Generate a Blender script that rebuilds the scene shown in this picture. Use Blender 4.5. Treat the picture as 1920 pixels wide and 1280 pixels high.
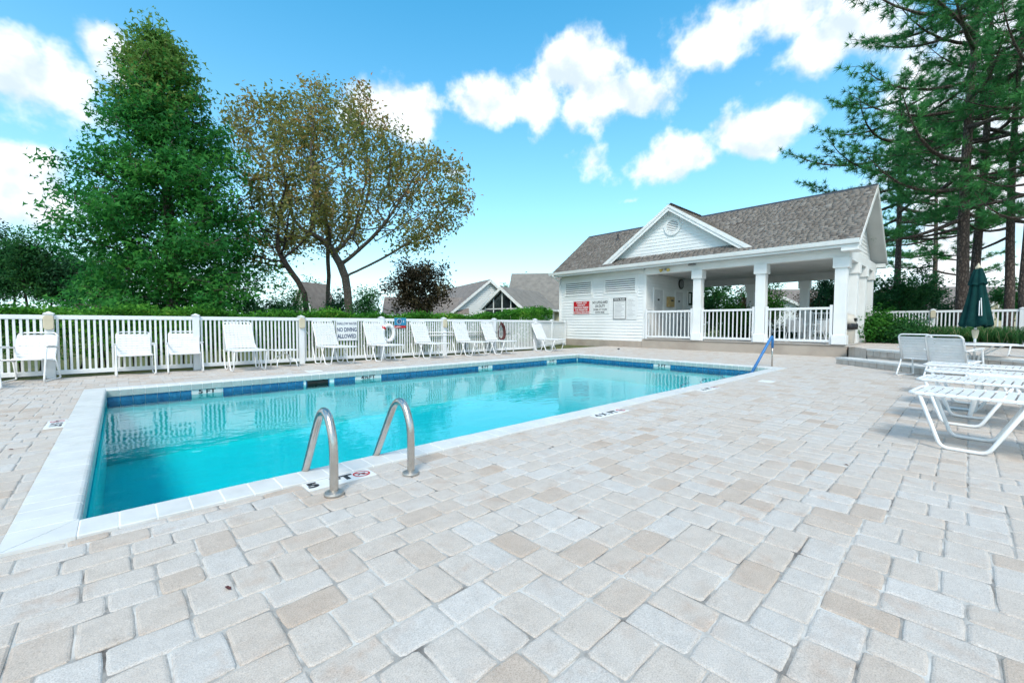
import bpy, bmesh, math, random
import numpy as np
from mathutils import Vector, Matrix
rng = np.random.default_rng(7); random.seed(7)
R = math.radians
for o in list(bpy.data.objects): bpy.data.objects.remove(o)
sc = bpy.context.scene; C = sc.collection

# ------------------------------------------------------------------ camera
CAM_H = 1.10
cr = Vector((0.73366571, -0.67950599, 0.00249687)); cu = Vector((0.02659658, 0.03238775, 0.99912144)); cf = Vector((0.67898987, 0.73295474, -0.04183432))
cam = bpy.data.objects.new('camera', bpy.data.cameras.new('camera')); C.objects.link(cam); sc.camera = cam
cam.matrix_world = Matrix(((cr.x, cu.x, -cf.x, 0), (cr.y, cu.y, -cf.y, 0), (cr.z, cu.z, -cf.z, CAM_H), (0, 0, 0, 1)))
cam.data.sensor_width = 36; cam.data.lens = 14.867; cam.data.clip_start = 0.05; cam.data.clip_end = 2000

# ------------------------------------------------------------------ world, sun, exposure
SUN_AZ, SUN_EL = R(228), R(50)      # compass style: 0 = +Y, 90 = +X
SKY_STR = 0.115
w = bpy.data.worlds.new('World'); sc.world = w; w.use_nodes = True
wt = w.node_tree; wt.nodes.clear(); WN = wt.nodes.new; WL = wt.links.new
def wmath(op, a, b=None, c=None, clamp=False):
    n = WN('ShaderNodeMath'); n.operation = op; n.use_clamp = clamp
    for i, v in enumerate((a, b, c)):
        if v is None: continue
        if isinstance(v, (int, float)): n.inputs[i].default_value = v
        else: WL(v, n.inputs[i])
    return n.outputs[0]
def wvec(op, a, b=None, scale=None):
    n = WN('ShaderNodeVectorMath'); n.operation = op
    for i, v in enumerate((a, b)):
        if v is None: continue
        if isinstance(v, (tuple, Vector)): n.inputs[i].default_value = v
        else: WL(v, n.inputs[i])
    if scale is not None: n.inputs['Scale'].default_value = scale
    return n
def wnoise(vec, scale, detail, rough=.55):
    n = WN('ShaderNodeTexNoise'); WL(vec, n.inputs['Vector']); n.inputs['Scale'].default_value = scale; n.inputs['Detail'].default_value = detail; n.inputs['Roughness'].default_value = rough
    return n
def wramp(v, a, b):
    n = WN('ShaderNodeMapRange'); n.interpolation_type = 'SMOOTHSTEP'; WL(v, n.inputs[0]); n.inputs[1].default_value = a; n.inputs[2].default_value = b
    return n.outputs[0]
sky = WN('ShaderNodeTexSky'); sky.sky_type = 'NISHITA'; sky.sun_disc = False
sky.sun_elevation = SUN_EL; sky.sun_rotation = SUN_AZ; sky.air_density = 1.0; sky.dust_density = 0.0; sky.ozone_density = 1.0
gam = WN('ShaderNodeGamma'); gam.inputs[1].default_value = .80; WL(sky.outputs[0], gam.inputs[0])
tc = WN('ShaderNodeTexCoord'); dirv = wvec('NORMALIZE', tc.outputs['Generated']).outputs[0]
WL(wvec('MAXIMUM', dirv, (-2, -2, .075)).outputs[0], sky.inputs[0])      # no darker band below the eye line
hsv = WN('ShaderNodeHueSaturation'); hsv.inputs['Saturation'].default_value = 1.62; hsv.inputs['Value'].default_value = 1.95; hsv.inputs['Hue'].default_value = 0.482
WL(gam.outputs[0], hsv.inputs['Color'])
warp = wnoise(dirv, 6.0, 1.5)
wsub = wvec('SUBTRACT', warp.outputs['Color'], (.5, .5, .5)).outputs[0]
dw = wvec('ADD', dirv, wvec('SCALE', wsub, None, .10).outputs[0]).outputs[0]
def pdir(x, y): return (cf + cr * ((x - 960) / 792.92) - cu * ((y - 640) / 792.92)).normalized()
# sky coordinates: azimuth from the middle of the view, and sine of elevation
yaw = math.atan2(cf.y, cf.x); ca, sa = math.cos(yaw), math.sin(yaw)
az = wmath('ARCTAN2', wvec('DOT_PRODUCT', dw, (sa, -ca, 0)).outputs['Value'], wvec('DOT_PRODUCT', dw, (ca, sa, 0)).outputs['Value'])
cmb = WN('ShaderNodeCombineXYZ'); WL(az, cmb.inputs[0]); WL(wvec('DOT_PRODUCT', dw, (0, 0, 1)).outputs['Value'], cmb.inputs[1]); qv = cmb.outputs[0]
def azel(x, y): d = pdir(x, y); return math.atan2(d.x * sa - d.y * ca, d.x * ca + d.y * sa), d.z
heaps = [(60, 150, 150, 88), (205, 115, 75, 66), (40, 335, 118, 88), (745, 212, 84, 58), (955, 190, 112, 62), (1060, 130, 112, 78), (1165, 190, 112, 66),
         (1235, 305, 130, 52), (1180, 372, 60, 22), (1440, 240, 115, 52), (1430, 40, 180, 80), (1570, 80, 130, 90), (1800, 300, 180, 330), (1950, 250, 230, 420),
         (880, 316, 60, 26)]
dens = None
for (x, y, a, b) in heaps:
    u0, v0 = azel(x, y); ua, va = azel(x + a, y); ub, vb = azel(x, y - b); rx = math.hypot(ua - u0, va - v0); ry = math.hypot(ub - u0, vb - v0)
    n = WN('ShaderNodeVectorMath'); n.operation = 'MULTIPLY_ADD'; WL(qv, n.inputs[0]); n.inputs[1].default_value = (1 / rx, 1 / ry, 0); n.inputs[2].default_value = (-u0 / rx, -v0 / ry, 0)
    d2 = wvec('LENGTH', n.outputs[0]).outputs['Value']; h = wmath('SUBTRACT', 1.15 if a > 72 else .52, d2)
    dens = h if dens is None else wmath('MAXIMUM', dens, h)
dens = wmath('MAXIMUM', dens, -1.5)
# the same kind of scattered cloud over the rest of the sky
gen = wnoise(dirv, 2.6, 1); away = wramp(wvec('DOT_PRODUCT', dirv, tuple(cf)).outputs['Value'], .62, .40)
dens = wmath('MAXIMUM', dens, wmath('SUBTRACT', wmath('MULTIPLY', wmath('MULTIPLY', wmath('SUBTRACT', gen.outputs['Fac'], .47), 7.0), away), wmath('MULTIPLY', wmath('SUBTRACT', 1.0, away), 2.0)))
fb = wnoise(dirv, 9.0, 5, .58); fbu = wnoise(wvec('ADD', dirv, (-.012, -.016, .03)).outputs[0], 9.0, 2, .58)
dens2 = wmath('ADD', wmath('MULTIPLY', dens, .9), wmath('MULTIPLY', wmath('SUBTRACT', fb.outputs['Fac'], .5), 2.5))
cmask = wramp(dens2, -.02, .58)
shade = wramp(wmath('SUBTRACT', fb.outputs['Fac'], fbu.outputs['Fac']), -.16, .10)
ccol = WN('ShaderNodeMix'); ccol.data_type = 'RGBA'; WL(shade, ccol.inputs[0]); ccol.inputs[6].default_value = (4.2, 4.9, 5.5, 1); ccol.inputs[7].default_value = (6.6, 6.8, 7.0, 1)
mixs = WN('ShaderNodeMix'); mixs.data_type = 'RGBA'; WL(wmath('MULTIPLY', cmask, .96), mixs.inputs[0]); hz = WN('ShaderNodeMix'); hz.data_type = 'RGBA'; WL(wmath('MULTIPLY', wmath('POWER', wmath('SUBTRACT', 1.0, wvec('DOT_PRODUCT', dirv, (0, 0, 1)).outputs['Value'], None, True), 2.6), .54), hz.inputs[0]); WL(hsv.outputs[0], hz.inputs[6]); hz.inputs[7].default_value = (4.6, 6.3, 7.0, 1); WL(hz.outputs[2], mixs.inputs[6]); WL(ccol.outputs[2], mixs.inputs[7])
bg = WN('ShaderNodeBackground'); bg.inputs['Strength'].default_value = SKY_STR; WL(mixs.outputs[2], bg.inputs['Color'])
wo = WN('ShaderNodeOutputWorld'); WL(bg.outputs[0], wo.inputs['Surface'])
sun = bpy.data.lights.new('sun', 'SUN'); sun.energy = 2.0; sun.angle = R(18); sun.color = (1, .93, .82)
so = bpy.data.objects.new('sun', sun); C.objects.link(so)
sd = Vector((math.sin(SUN_AZ) * math.cos(SUN_EL), math.cos(SUN_AZ) * math.cos(SUN_EL), math.sin(SUN_EL)))
so.rotation_euler = (-sd).to_track_quat('-Z', 'Y').to_euler()
vs = sc.view_settings; vs.view_transform = 'Standard'; vs.look = 'None'; vs.exposure = 0.72; vs.gamma = 1.0; vs.use_curve_mapping = False
w.cycles.sampling_method = 'MANUAL'; w.cycles.sample_map_resolution = 256
sc.render.engine = 'CYCLES'
try:
    sc.cycles.max_bounces = 4; sc.cycles.diffuse_bounces = 3; sc.cycles.glossy_bounces = 2; sc.cycles.transmission_bounces = 2; sc.cycles.transparent_max_bounces = 12; sc.cycles.use_light_tree = False; sc.cycles.use_adaptive_sampling = True; sc.cycles.adaptive_threshold = .03; sc.cycles.debug_use_spatial_splits = False; sc.cycles.caustics_reflective = False; sc.cycles.caustics_refractive = False
except Exception: pass

# ------------------------------------------------------------------ materials
MAT = {}
class NT:
    """small node helper around one material"""
    def __init__(s, name):
        s.m = bpy.data.materials.new(name); s.m.use_nodes = True; s.t = s.m.node_tree; s.t.nodes.clear()
        s.out = s.n('ShaderNodeOutputMaterial'); s.b = s.n('ShaderNodeBsdfPrincipled'); s.l(s.b.outputs[0], s.out.inputs[0]); MAT[name] = s.m
        s.tc = s.n('ShaderNodeTexCoord')
    def n(s, k): return s.t.nodes.new(k)
    def l(s, a, b): s.t.links.new(a, b)
    def noise(s, scale, detail=4, rough=.55, co='Object', vec=None):
        n = s.n('ShaderNodeTexNoise'); s.l(vec if vec is not None else s.tc.outputs[co], n.inputs['Vector']); n.inputs['Scale'].default_value = scale; n.inputs['Detail'].default_value = detail; n.inputs['Roughness'].default_value = rough
        return n
    def geo(s):
        return s.n('ShaderNodeNewGeometry').outputs['Position']
    def ramp(s, f, stops):
        n = s.n('ShaderNodeValToRGB'); s.l(f, n.inputs[0]); e = n.color_ramp.elements
        while len(e) < len(stops): e.new(.5)
        for i, (p, c) in enumerate(stops): e[i].position = p; e[i].color = tuple(c) + ((1,) if len(c) == 3 else ())
        return n.outputs[0]
    def mix(s, f, a, b, mode='MIX'):
        n = s.n('ShaderNodeMix'); n.data_type = 'RGBA'; n.blend_type = mode
        for i, v in ((0, f), (6, a), (7, b)):
            if isinstance(v, (int, float)): n.inputs[i].default_value = v
            elif isinstance(v, tuple): n.inputs[i].default_value = v + (1,) if len(v) == 3 else v
            else: s.l(v, n.inputs[i])
        return n.outputs[2]
    def math(s, op, a, b=None, clamp=False):
        n = s.n('ShaderNodeMath'); n.operation = op; n.use_clamp = clamp
        for i, v in enumerate((a, b)):
            if v is None: continue
            if isinstance(v, (int, float)): n.inputs[i].default_value = v
            else: s.l(v, n.inputs[i])
        return n.outputs[0]
    def bump(s, h, strength=.3, dist=.01):
        n = s.n('ShaderNodeBump'); n.inputs['Strength'].default_value = strength; n.inputs['Distance'].default_value = dist; s.l(h, n.inputs['Height']); s.l(n.outputs[0], s.b.inputs['Normal']); return n
    def attr(s, name):
        n = s.n('ShaderNodeAttribute'); n.attribute_name = name; return n
    def base(s, c, rough=.5, **kw):
        if isinstance(c, tuple): s.b.inputs['Base Color'].default_value = c + (1,)
        else: s.l(c, s.b.inputs['Base Color'])
        s.b.inputs['Roughness'].default_value = rough
        for k, v in kw.items(): s.b.inputs[k].default_value = v
        return s.m
def weathered(name, c1, c2, rough=.5, scale=3, bump=.15, bscale=60, bdist=.004, **kw):
    t = NT(name); p = t.geo(); n = t.noise(scale, 5, .6, vec=p)
    t.base(t.ramp(n.outputs['Fac'], [(.3, c2), (.62, c1)]), rough, **kw)
    if bump: t.bump(t.noise(bscale, 3, vec=p).outputs['Fac'], bump, bdist)
    return t.m
weathered('white_vinyl', (.80, .82, .83), (.74, .76, .77), .38, 2, .05)
weathered('white_paint', (.84, .855, .85), (.77, .785, .775), .5, 1.3, .12, 45)
weathered('white_strap', (.80, .81, .81), (.73, .74, .74), .42, 9, .05)
weathered('white_tube', (.82, .83, .83), (.77, .78, .78), .28, 7, 0)
weathered('siding', (.84, .86, .86), (.77, .79, .79), .55, .9, .10, 70)
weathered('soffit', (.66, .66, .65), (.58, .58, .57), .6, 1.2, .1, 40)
weathered('stucco_tan', (.44, .385, .33), (.34, .29, .245), .85, 1.1, .5, 90, .004)
weathered('step_block', (.60, .545, .49), (.44, .39, .345), .85, 3, .5, 70, .004)
weathered('coping', (.68, .685, .67), (.59, .595, .58), .45, 4, .2, 120, .002)
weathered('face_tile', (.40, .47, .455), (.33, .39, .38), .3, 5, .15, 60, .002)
weathered('grout_white', (.86, .87, .86), (.80, .81, .80), .7, 8, .2, 80)
weathered('sand_joint', (.64, .62, .58), (.10, .088, .078), .95, 4.5, .6, 160, .006)
weathered('plaster', (.70, .91, .92), (.66, .88, .90), .6, 1.2, .1, 30)
weathered('steel', (.60, .57, .53), (.50, .47, .43), .27, 14, .04, 200, .001, Metallic=1.0)
weathered('escutcheon', (.50, .47, .43), (.42, .39, .36), .42, 20, .1, 200, .001, Metallic=.9)
weathered('blue_sleeve', (.035, .20, .48), (.02, .13, .36), .5, 12, .1)
weathered('concrete', (.50, .47, .44), (.40, .37, .34), .85, 2, .3, 80)
weathered('mulch', (.13, .06, .035), (.06, .028, .018), .95, 14, 1, 40, .05)
weathered('umbrella_fabric', (.005, .046, .043), (.003, .028, .029), .9, 6, .25, 90, .003, **{'Specular IOR Level': .15})
weathered('beige_plastic', (.62, .55, .40), (.54, .47, .34), .42, 5, .05)
weathered('beige_bin', (.55, .52, .46), (.46, .43, .38), .5, 3, .1)
weathered('black_plastic', (.012, .012, .014), (.008, .008, .009), .35, 8, .6, 14, .03)
weathered('dark_void', (.02, .022, .022), (.012, .013, .013), .9, 6, 0)
weathered('wood_box', (.50, .36, .16), (.40, .27, .11), .55, 6, .2)
weathered('door_paint', (.66, .67, .67), (.60, .61, .61), .45, 2, .08)
weathered('red_sign', (.52, .012, .02), (.44, .01, .016), .4, 4, 0)
weathered('white_sign', (.78, .80, .80), (.72, .74, .74), .4, 4, 0)
weathered('blue_sign', (.02, .24, .42), (.016, .20, .36), .4, 4, 0)
weathered('navy_ink', (.02, .05, .14), (.015, .04, .11), .5, 4, 0)
weathered('black_ink', (.02, .02, .022), (.012, .012, .014), .5, 4, 0)
weathered('grey_ink', (.30, .31, .32), (.24, .25, .26), .5, 4, 0)
weathered('red_ink', (.55, .02, .03), (.48, .016, .02), .5, 4, 0)
weathered('rope_red', (.11, .03, .028), (.06, .018, .018), .8, 40, .5, 90)
weathered('lamp_yellow', (.62, .46, .10), (.50, .36, .08), .3, 8, 0)
weathered('vent_lead', (.05, .055, .065), (.035, .04, .045), .6, 8, .1)
weathered('far_roof', (.235, .205, .185), (.165, .142, .128), .9, 2.5, .5, 18, .05)
weathered('far_roof_grey', (.25, .235, .21), (.17, .16, .145), .9, 2.5, .5, 18, .05)
weathered('cream_siding', (.62, .57, .42), (.55, .50, .37), .6, 1, .1)
def bark(name, hi, lo, sc_, zs):
    t = NT(name); mp = t.n('ShaderNodeMapping'); mp.inputs['Scale'].default_value = (sc_, sc_, sc_ * zs); t.l(t.tc.outputs['Object'], mp.inputs[0])
    v = t.n('ShaderNodeTexVoronoi'); v.feature = 'DISTANCE_TO_EDGE'; v.inputs['Scale'].default_value = 1.0; n = t.noise(1.6, 5, .7, vec=mp.outputs[0])
    ad = t.n('ShaderNodeVectorMath'); ad.operation = 'ADD'; sc2 = t.n('ShaderNodeVectorMath'); sc2.operation = 'SCALE'; sc2.inputs['Scale'].default_value = .8; t.l(n.outputs['Color'], sc2.inputs[0]); t.l(mp.outputs[0], ad.inputs[0]); t.l(sc2.outputs[0], ad.inputs[1]); t.l(ad.outputs[0], v.inputs['Vector'])
    h = t.math('MULTIPLY', v.outputs['Distance'], 3.0, True); c = t.mix(t.ramp(n.outputs['Fac'], [(.35, (0, 0, 0)), (.65, (1, 1, 1))]), tuple(x * .62 for x in hi), hi)
    t.base(t.mix(h, lo, c), .95); t.bump(t.math('ADD', h, t.math('MULTIPLY', n.outputs['Fac'], .6)), 1.0, .03)
bark('bark_grey', (.27, .235, .20), (.10, .085, .07), 14, .35); bark('bark_pine', (.235, .18, .15), (.055, .042, .036), 13, .4); bark('bark_dark', (.085, .07, .06), (.03, .025, .022), 14, .4)
weathered('rubber', (.03, .03, .03), (.02, .02, .02), .7, 8, 0)
def glassy(name, c, rough=.06):
    t = NT(name); t.base(c, rough, **{'Specular IOR Level': .8}); return t.m
glassy('window_glass', (.015, .022, .026)); glassy('clock_face', (.30, .31, .32), .2)
def tile_blue():
    t = NT('blue_tile'); p = t.geo(); oi = t.n('ShaderNodeObjectInfo'); n = t.noise(16, 4, .7, vec=p)
    c = t.ramp(n.outputs['Fac'], [(.3, (.010, .12, .25)), (.55, (.018, .19, .36)), (.75, (.04, .28, .46))])
    c = t.mix(t.math('MULTIPLY', oi.outputs['Random'], .4), c, (.008, .10, .26)); t.base(c, .12); t.bump(t.noise(30, 2, vec=p).outputs['Fac'], .1, .003)
tile_blue()
def paver_mat():
    t = NT('paver'); p = t.geo(); oi = t.n('ShaderNodeObjectInfo'); at = t.attr('rnd')
    r = t.math('FRACT', t.math('ADD', at.outputs['Fac'], t.math('MULTIPLY', oi.outputs['Random'], 7.31)))
    r2 = t.math('FRACT', t.math('MULTIPLY', r, 17.3))
    base = t.ramp(r, [(0, (.475, .40, .335)), (.07, (.505, .44, .38)), (.22, (.53, .482, .432)), (.5, (.545, .508, .465)), (.75, (.545, .52, .488)), (.92, (.54, .53, .51)), (1, (.575, .565, .545))])
    n1 = t.noise(5.5, 4, .6, vec=p)                 # blotches of tan pigment through the concrete
    base = t.mix(t.math('MULTIPLY', t.ramp(n1.outputs['Fac'], [(.52, (0, 0, 0)), (.72, (1, 1, 1))]), t.math('MULTIPLY', r2, .85)), base, (.47, .36, .285))
    n2 = t.noise(1.1, 3, .6, vec=p); base = t.mix(t.ramp(n2.outputs['Fac'], [(.4, (0, 0, 0)), (.7, (.30, .30, .30))]), base, (.57, .56, .54))
    n5 = t.noise(12, 5, .7, vec=p); base = t.mix(.55, base, t.ramp(n5.outputs['Fac'], [(.3, (.80, .785, .77)), (.55, (1, 1, 1)), (.75, (1.1, 1.1, 1.1))]), 'MULTIPLY')
    n3 = t.noise(210, 3, .7, vec=p); base = t.mix(.75, base, t.ramp(n3.outputs['Fac'], [(.28, (.55, .52, .49)), (.5, (.98, .98, .98)), (.72, (1.3, 1.3, 1.3))]), 'MULTIPLY')
    n4 = t.noise(38, 2, .5, vec=p); base = t.mix(t.ramp(n4.outputs['Fac'], [(.70, (0, 0, 0)), (.78, (.5, .5, .5))]), base, (.68, .68, .66))
    base = t.mix(1.0, base, (1.015, .98, .955), 'MULTIPLY'); t.base(base, .82)
    t.bump(t.math('ADD', t.math('MULTIPLY', n3.outputs['Fac'], .5), t.math('MULTIPLY', t.noise(26, 4, .6, vec=p).outputs['Fac'], 1.6)), .55, .004)
paver_mat()
def shingle_mat():
    t = NT('shingle'); p = t.geo(); at = t.attr('rnd')
    c = t.ramp(at.outputs['Fac'], [(0, (.10, .086, .077)), (.25, (.155, .136, .122)), (.5, (.205, .184, .167)), (.75, (.255, .236, .219)), (1, (.32, .302, .285))])
    c = t.mix(.8, c, t.ramp(t.noise(70, 3, .7, vec=p).outputs['Fac'], [(.3, (.72, .72, .72)), (.7, (1.25, 1.25, 1.25))]), 'MULTIPLY')
    n = t.noise(.7, 3, vec=p); c = t.mix(t.ramp(n.outputs['Fac'], [(.4, (0, 0, 0)), (.75, (.35, .35, .35))]), c, (.23, .215, .19))
    t.base(c, .95); t.bump(t.noise(120, 2, vec=p).outputs['Fac'], .5, .004)
shingle_mat()
def leaf_mat(name, stops, trans=.35, rough=.6):
    t = NT(name); at = t.attr('rnd'); c = t.ramp(at.outputs['Fac'], stops); t.base(c, rough, **{'Specular IOR Level': .18})
    tr = t.n('ShaderNodeBsdfTranslucent'); t.l(c, tr.inputs['Color']); mx = t.n('ShaderNodeMixShader'); mx.inputs[0].default_value = trans
    t.l(t.b.outputs[0], mx.inputs[1]); t.l(tr.outputs[0], mx.inputs[2]); t.l(mx.outputs[0], t.out.inputs[0])
leaf_mat('leaf_gum', [(0, (.018, .125, .032)), (.4, (.036, .22, .048)), (.75, (.07, .31, .055)), (1, (.14, .40, .075))], .5)
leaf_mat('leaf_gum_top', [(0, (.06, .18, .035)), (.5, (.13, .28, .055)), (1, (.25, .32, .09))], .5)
leaf_mat('leaf_autumn', [(0, (.15, .20, .055)), (.45, (.26, .28, .085)), (.7, (.34, .29, .10)), (.9, (.40, .26, .10)), (1, (.44, .20, .075))], .5)
leaf_mat('leaf_purple', [(0, (.016, .017, .011)), (.55, (.040, .034, .020)), (.85, (.085, .07, .035)), (1, (.22, .18, .09))], .25)
leaf_mat('leaf_hedge', [(0, (.02, .10, .015)), (.4, (.05, .21, .022)), (.8, (.11, .34, .035)), (1, (.26, .42, .06))], .35)
leaf_mat('leaf_dark', [(0, (.009, .045, .02)), (.5, (.018, .085, .034)), (1, (.045, .14, .05))], .32)
leaf_mat('leaf_mid', [(0, (.016, .085, .028)), (.5, (.034, .15, .045)), (1, (.08, .23, .055))], .42)
leaf_mat('leaf_bright', [(0, (.02, .10, .015)), (.5, (.04, .19, .025)), (1, (.10, .30, .04))], .4)
leaf_mat('leaf_bronze', [(0, (.04, .045, .02)), (.5, (.09, .075, .035)), (1, (.15, .085, .05))], .3)
leaf_mat('needle', [(0, (.034, .15, .055)), (.5, (.075, .28, .085)), (.9, (.125, .38, .105)), (1, (.27, .34, .10))], .5)
leaf_mat('grass_blade', [(0, (.02, .09, .03)), (.6, (.05, .19, .05)), (.88, (.11, .25, .07)), (.94, (.30, .28, .14)), (1, (.42, .38, .24))], .4)
def lawn():
    t = NT('lawn'); p = t.geo(); n = t.noise(2.2, 6, .7, vec=p); c = t.ramp(n.outputs['Fac'], [(.3, (.05, .085, .02)), (.55, (.11, .13, .035)), (.75, (.19, .17, .06))])
    t.base(c, .95); t.bump(t.noise(50, 3, vec=p).outputs['Fac'], 1, .03)
lawn()
def water_mat():
    t = NT('pool_water'); t.t.nodes.remove(t.b); p = t.geo()
    mp = t.n('ShaderNodeMapping'); mp.inputs['Rotation'].default_value = (0, 0, R(42)); mp.inputs['Scale'].default_value = (1, 1.7, 1); t.l(p, mp.inputs[0])
    a = t.noise(2.6, 2, .5, vec=mp.outputs[0]); b = t.noise(9, 2, .5, vec=mp.outputs[0])
    # two small rings where something has just broken the surface
    h = t.math('ADD', a.outputs['Fac'], t.math('MULTIPLY', b.outputs['Fac'], .22))
    for (x, y) in ((.77, 4.36), (.78, 5.37)):
        v = t.n('ShaderNodeVectorMath'); v.operation = 'DISTANCE'; t.l(p, v.inputs[0]); v.inputs[1].default_value = (x, y, -.198)
        s = t.math('SINE', t.math('MULTIPLY', v.outputs['Value'], 150.0)); f = t.math('SUBTRACT', 1.0, t.math('MULTIPLY', v.outputs['Value'], 9.0), True)
        h = t.math('ADD', h, t.math('MULTIPLY', t.math('MULTIPLY', s, f), .10))
    bp = t.n('ShaderNodeBump'); bp.inputs['Strength'].default_value = .22; bp.inputs['Distance'].default_value = .02; t.l(h, bp.inputs['Height'])
    fr = t.n('ShaderNodeFresnel'); fr.inputs['IOR'].default_value = 1.38; t.l(bp.outputs[0], fr.inputs['Normal'])
    gl = t.n('ShaderNodeBsdfGlossy'); gl.inputs['Roughness'].default_value = .015; t.l(bp.outputs[0], gl.inputs['Normal'])
    tr = t.n('ShaderNodeBsdfTransparent'); tr.inputs['Color'].default_value = (.10, .925, .985, 1)
    mx = t.n('ShaderNodeMixShader'); t.l(fr.outputs[0], mx.inputs[0]); t.l(tr.outputs[0], mx.inputs[1]); t.l(gl.outputs[0], mx.inputs[2]); t.l(mx.outputs[0], t.out.inputs[0])
water_mat()

# ------------------------------------------------------------------ mesh helpers
class MB:
    def __init__(s): s.v = []; s.f = []
    def add(s, vs, fs):
        o = len(s.v); s.v += [tuple(v) for v in vs]; s.f += [tuple(i + o for i in f) for f in fs]; return s
    def box(s, x0, x1, y0, y1, z0, z1):
        return s.add([(x0, y0, z0), (x1, y0, z0), (x1, y1, z0), (x0, y1, z0), (x0, y0, z1), (x1, y0, z1), (x1, y1, z1), (x0, y1, z1)],
                     [(0, 3, 2, 1), (4, 5, 6, 7), (0, 1, 5, 4), (1, 2, 6, 5), (2, 3, 7, 6), (3, 0, 4, 7)])
    def prism(s, poly, axis, a, b):
        """extrude a 2D polygon along axis 0/1/2 from a to b"""
        n = len(poly)
        def mk(p, t): q = list(p); q.insert(axis, t); return q
        s.add([mk(p, a) for p in poly] + [mk(p, b) for p in poly], [tuple(range(n))[::-1], tuple(range(n, 2 * n))] + [(i, (i + 1) % n, n + (i + 1) % n, n + i) for i in range(n)])
        return s
    def tube(s, pts, r, seg=8, closed=False, caps=True):
        pts = [Vector(p) for p in pts]; n = len(pts); rs = r if isinstance(r, (list, tuple)) else [r] * n
        tang = []
        for i in range(n):
            a = pts[i - 1] if (i > 0 or closed) else pts[i]; b = pts[(i + 1) % n] if (i < n - 1 or closed) else pts[i]
            tang.append((b - a).normalized())
        t0 = tang[0]; up = Vector((0, 0, 1)) if abs(t0.z) < .9 else Vector((1, 0, 0)); nrm = (up - t0 * up.dot(t0)).normalized(); vs = []
        for i in range(n):
            t = tang[i]; nrm = (nrm - t * nrm.dot(t)); nrm = nrm.normalized() if nrm.length > 1e-6 else t.orthogonal().normalized(); bi = t.cross(nrm)
            for k in range(seg):
                a = 2 * math.pi * k / seg; vs.append(pts[i] + (nrm * math.cos(a) + bi * math.sin(a)) * rs[i])
        fs = []
        for i in range(n if closed else n - 1):
            j = (i + 1) % n
            for k in range(seg): fs.append((i * seg + k, i * seg + (k + 1) % seg, j * seg + (k + 1) % seg, j * seg + k))
        if caps and not closed: fs += [tuple(range(seg))[::-1], tuple(range((n - 1) * seg, n * seg))]
        return s.add(vs, fs)
    def lathe(s, prof, seg=20, c=(0, 0, 0), cap=True):
        vs = []; n = len(prof)
        for (r, z) in prof:
            for k in range(seg): a = 2 * math.pi * k / seg; vs.append((c[0] + r * math.cos(a), c[1] + r * math.sin(a), c[2] + z))
        fs = [(i * seg + k, i * seg + (k + 1) % seg, (i + 1) * seg + (k + 1) % seg, (i + 1) * seg + k) for i in range(n - 1) for k in range(seg)]
        if cap: fs += [tuple(range(seg))[::-1], tuple(range((n - 1) * seg, n * seg))]
        return s.add(vs, fs)
    def mesh(s, name, bevel=0, smooth=False):
        me = bpy.data.meshes.new(name); me.from_pydata(s.v, [], s.f)
        bm = bmesh.new(); bm.from_mesh(me)
        if bevel: bmesh.ops.bevel(bm, geom=bm.edges[:], offset=bevel, segments=1, affect='EDGES', profile=.5, clamp_overlap=True)
        bmesh.ops.recalc_face_normals(bm, faces=bm.faces[:]); bm.to_mesh(me); bm.free()
        if smooth: me.shade_smooth()
        return me
    def build(s, name, mat, parent=None, bevel=0, smooth=False, **kw): return link(name, s.mesh(name, bevel, smooth), mat, parent, **kw)
def link(name, me, mat, parent=None, loc=None, rot=None, scale=None):
    o = bpy.data.objects.new(name, me); C.objects.link(o)
    if mat and not me.materials: me.materials.append(MAT[mat])
    if parent: o.parent = parent
    if loc is not None: o.location = loc
    if rot is not None: o.rotation_euler = rot
    if scale is not None: o.scale = scale
    return o
def tag(o, label=None, cat=None, group=None, kind=None):
    for k, v in (('label', label), ('category', cat), ('group', group), ('kind', kind)):
        if v: o[k] = v
    return o
def thing(name, label, cat, loc=(0, 0, 0), rz=0, group=None):
    o = bpy.data.objects.new(name, None); C.objects.link(o); o.location = loc; o.rotation_euler = (0, 0, rz); o.empty_display_size = .2
    return tag(o, label, cat, group)
def struct(o): o['kind'] = 'structure'; return o
def copy_tree(o, parent=None):
    c = o.copy(); C.objects.link(c); c.parent = parent
    for ch in o.children: copy_tree(ch, c)
    return c
def npmesh(name, V, F, mat, rnd=None):
    """fast mesh from numpy; F (n,k); rnd per face"""
    me = bpy.data.meshes.new(name); V = np.asarray(V, np.float32); F = np.asarray(F, np.int32); n, k = F.shape
    me.vertices.add(len(V)); me.vertices.foreach_set('co', V.ravel()); me.loops.add(n * k); me.loops.foreach_set('vertex_index', F.ravel())
    me.polygons.add(n); me.polygons.foreach_set('loop_start', np.arange(0, n * k, k, dtype=np.int32)); me.update(calc_edges=True)
    if rnd is not None: me.attributes.new('rnd', 'FLOAT', 'FACE').data.foreach_set('value', np.asarray(rnd, np.float32))
    me.materials.append(MAT[mat]); return me
def fillet(pts, r, n=4, closed=False):
    pts = [Vector(p) for p in pts]; out = []; N = len(pts)
    for i in range(N):
        if not closed and i in (0, N - 1): out.append(pts[i]); continue
        p = pts[i]; a = pts[i - 1] - p; b = pts[(i + 1) % N] - p; rr = min(r, a.length * .48, b.length * .48); A = p + a.normalized() * rr; B = p + b.normalized() * rr
        for k in range(n + 1):
            t = k / n; out.append(A * (1 - t) ** 2 + p * (2 * t * (1 - t)) + B * t * t)
    return out
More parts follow.
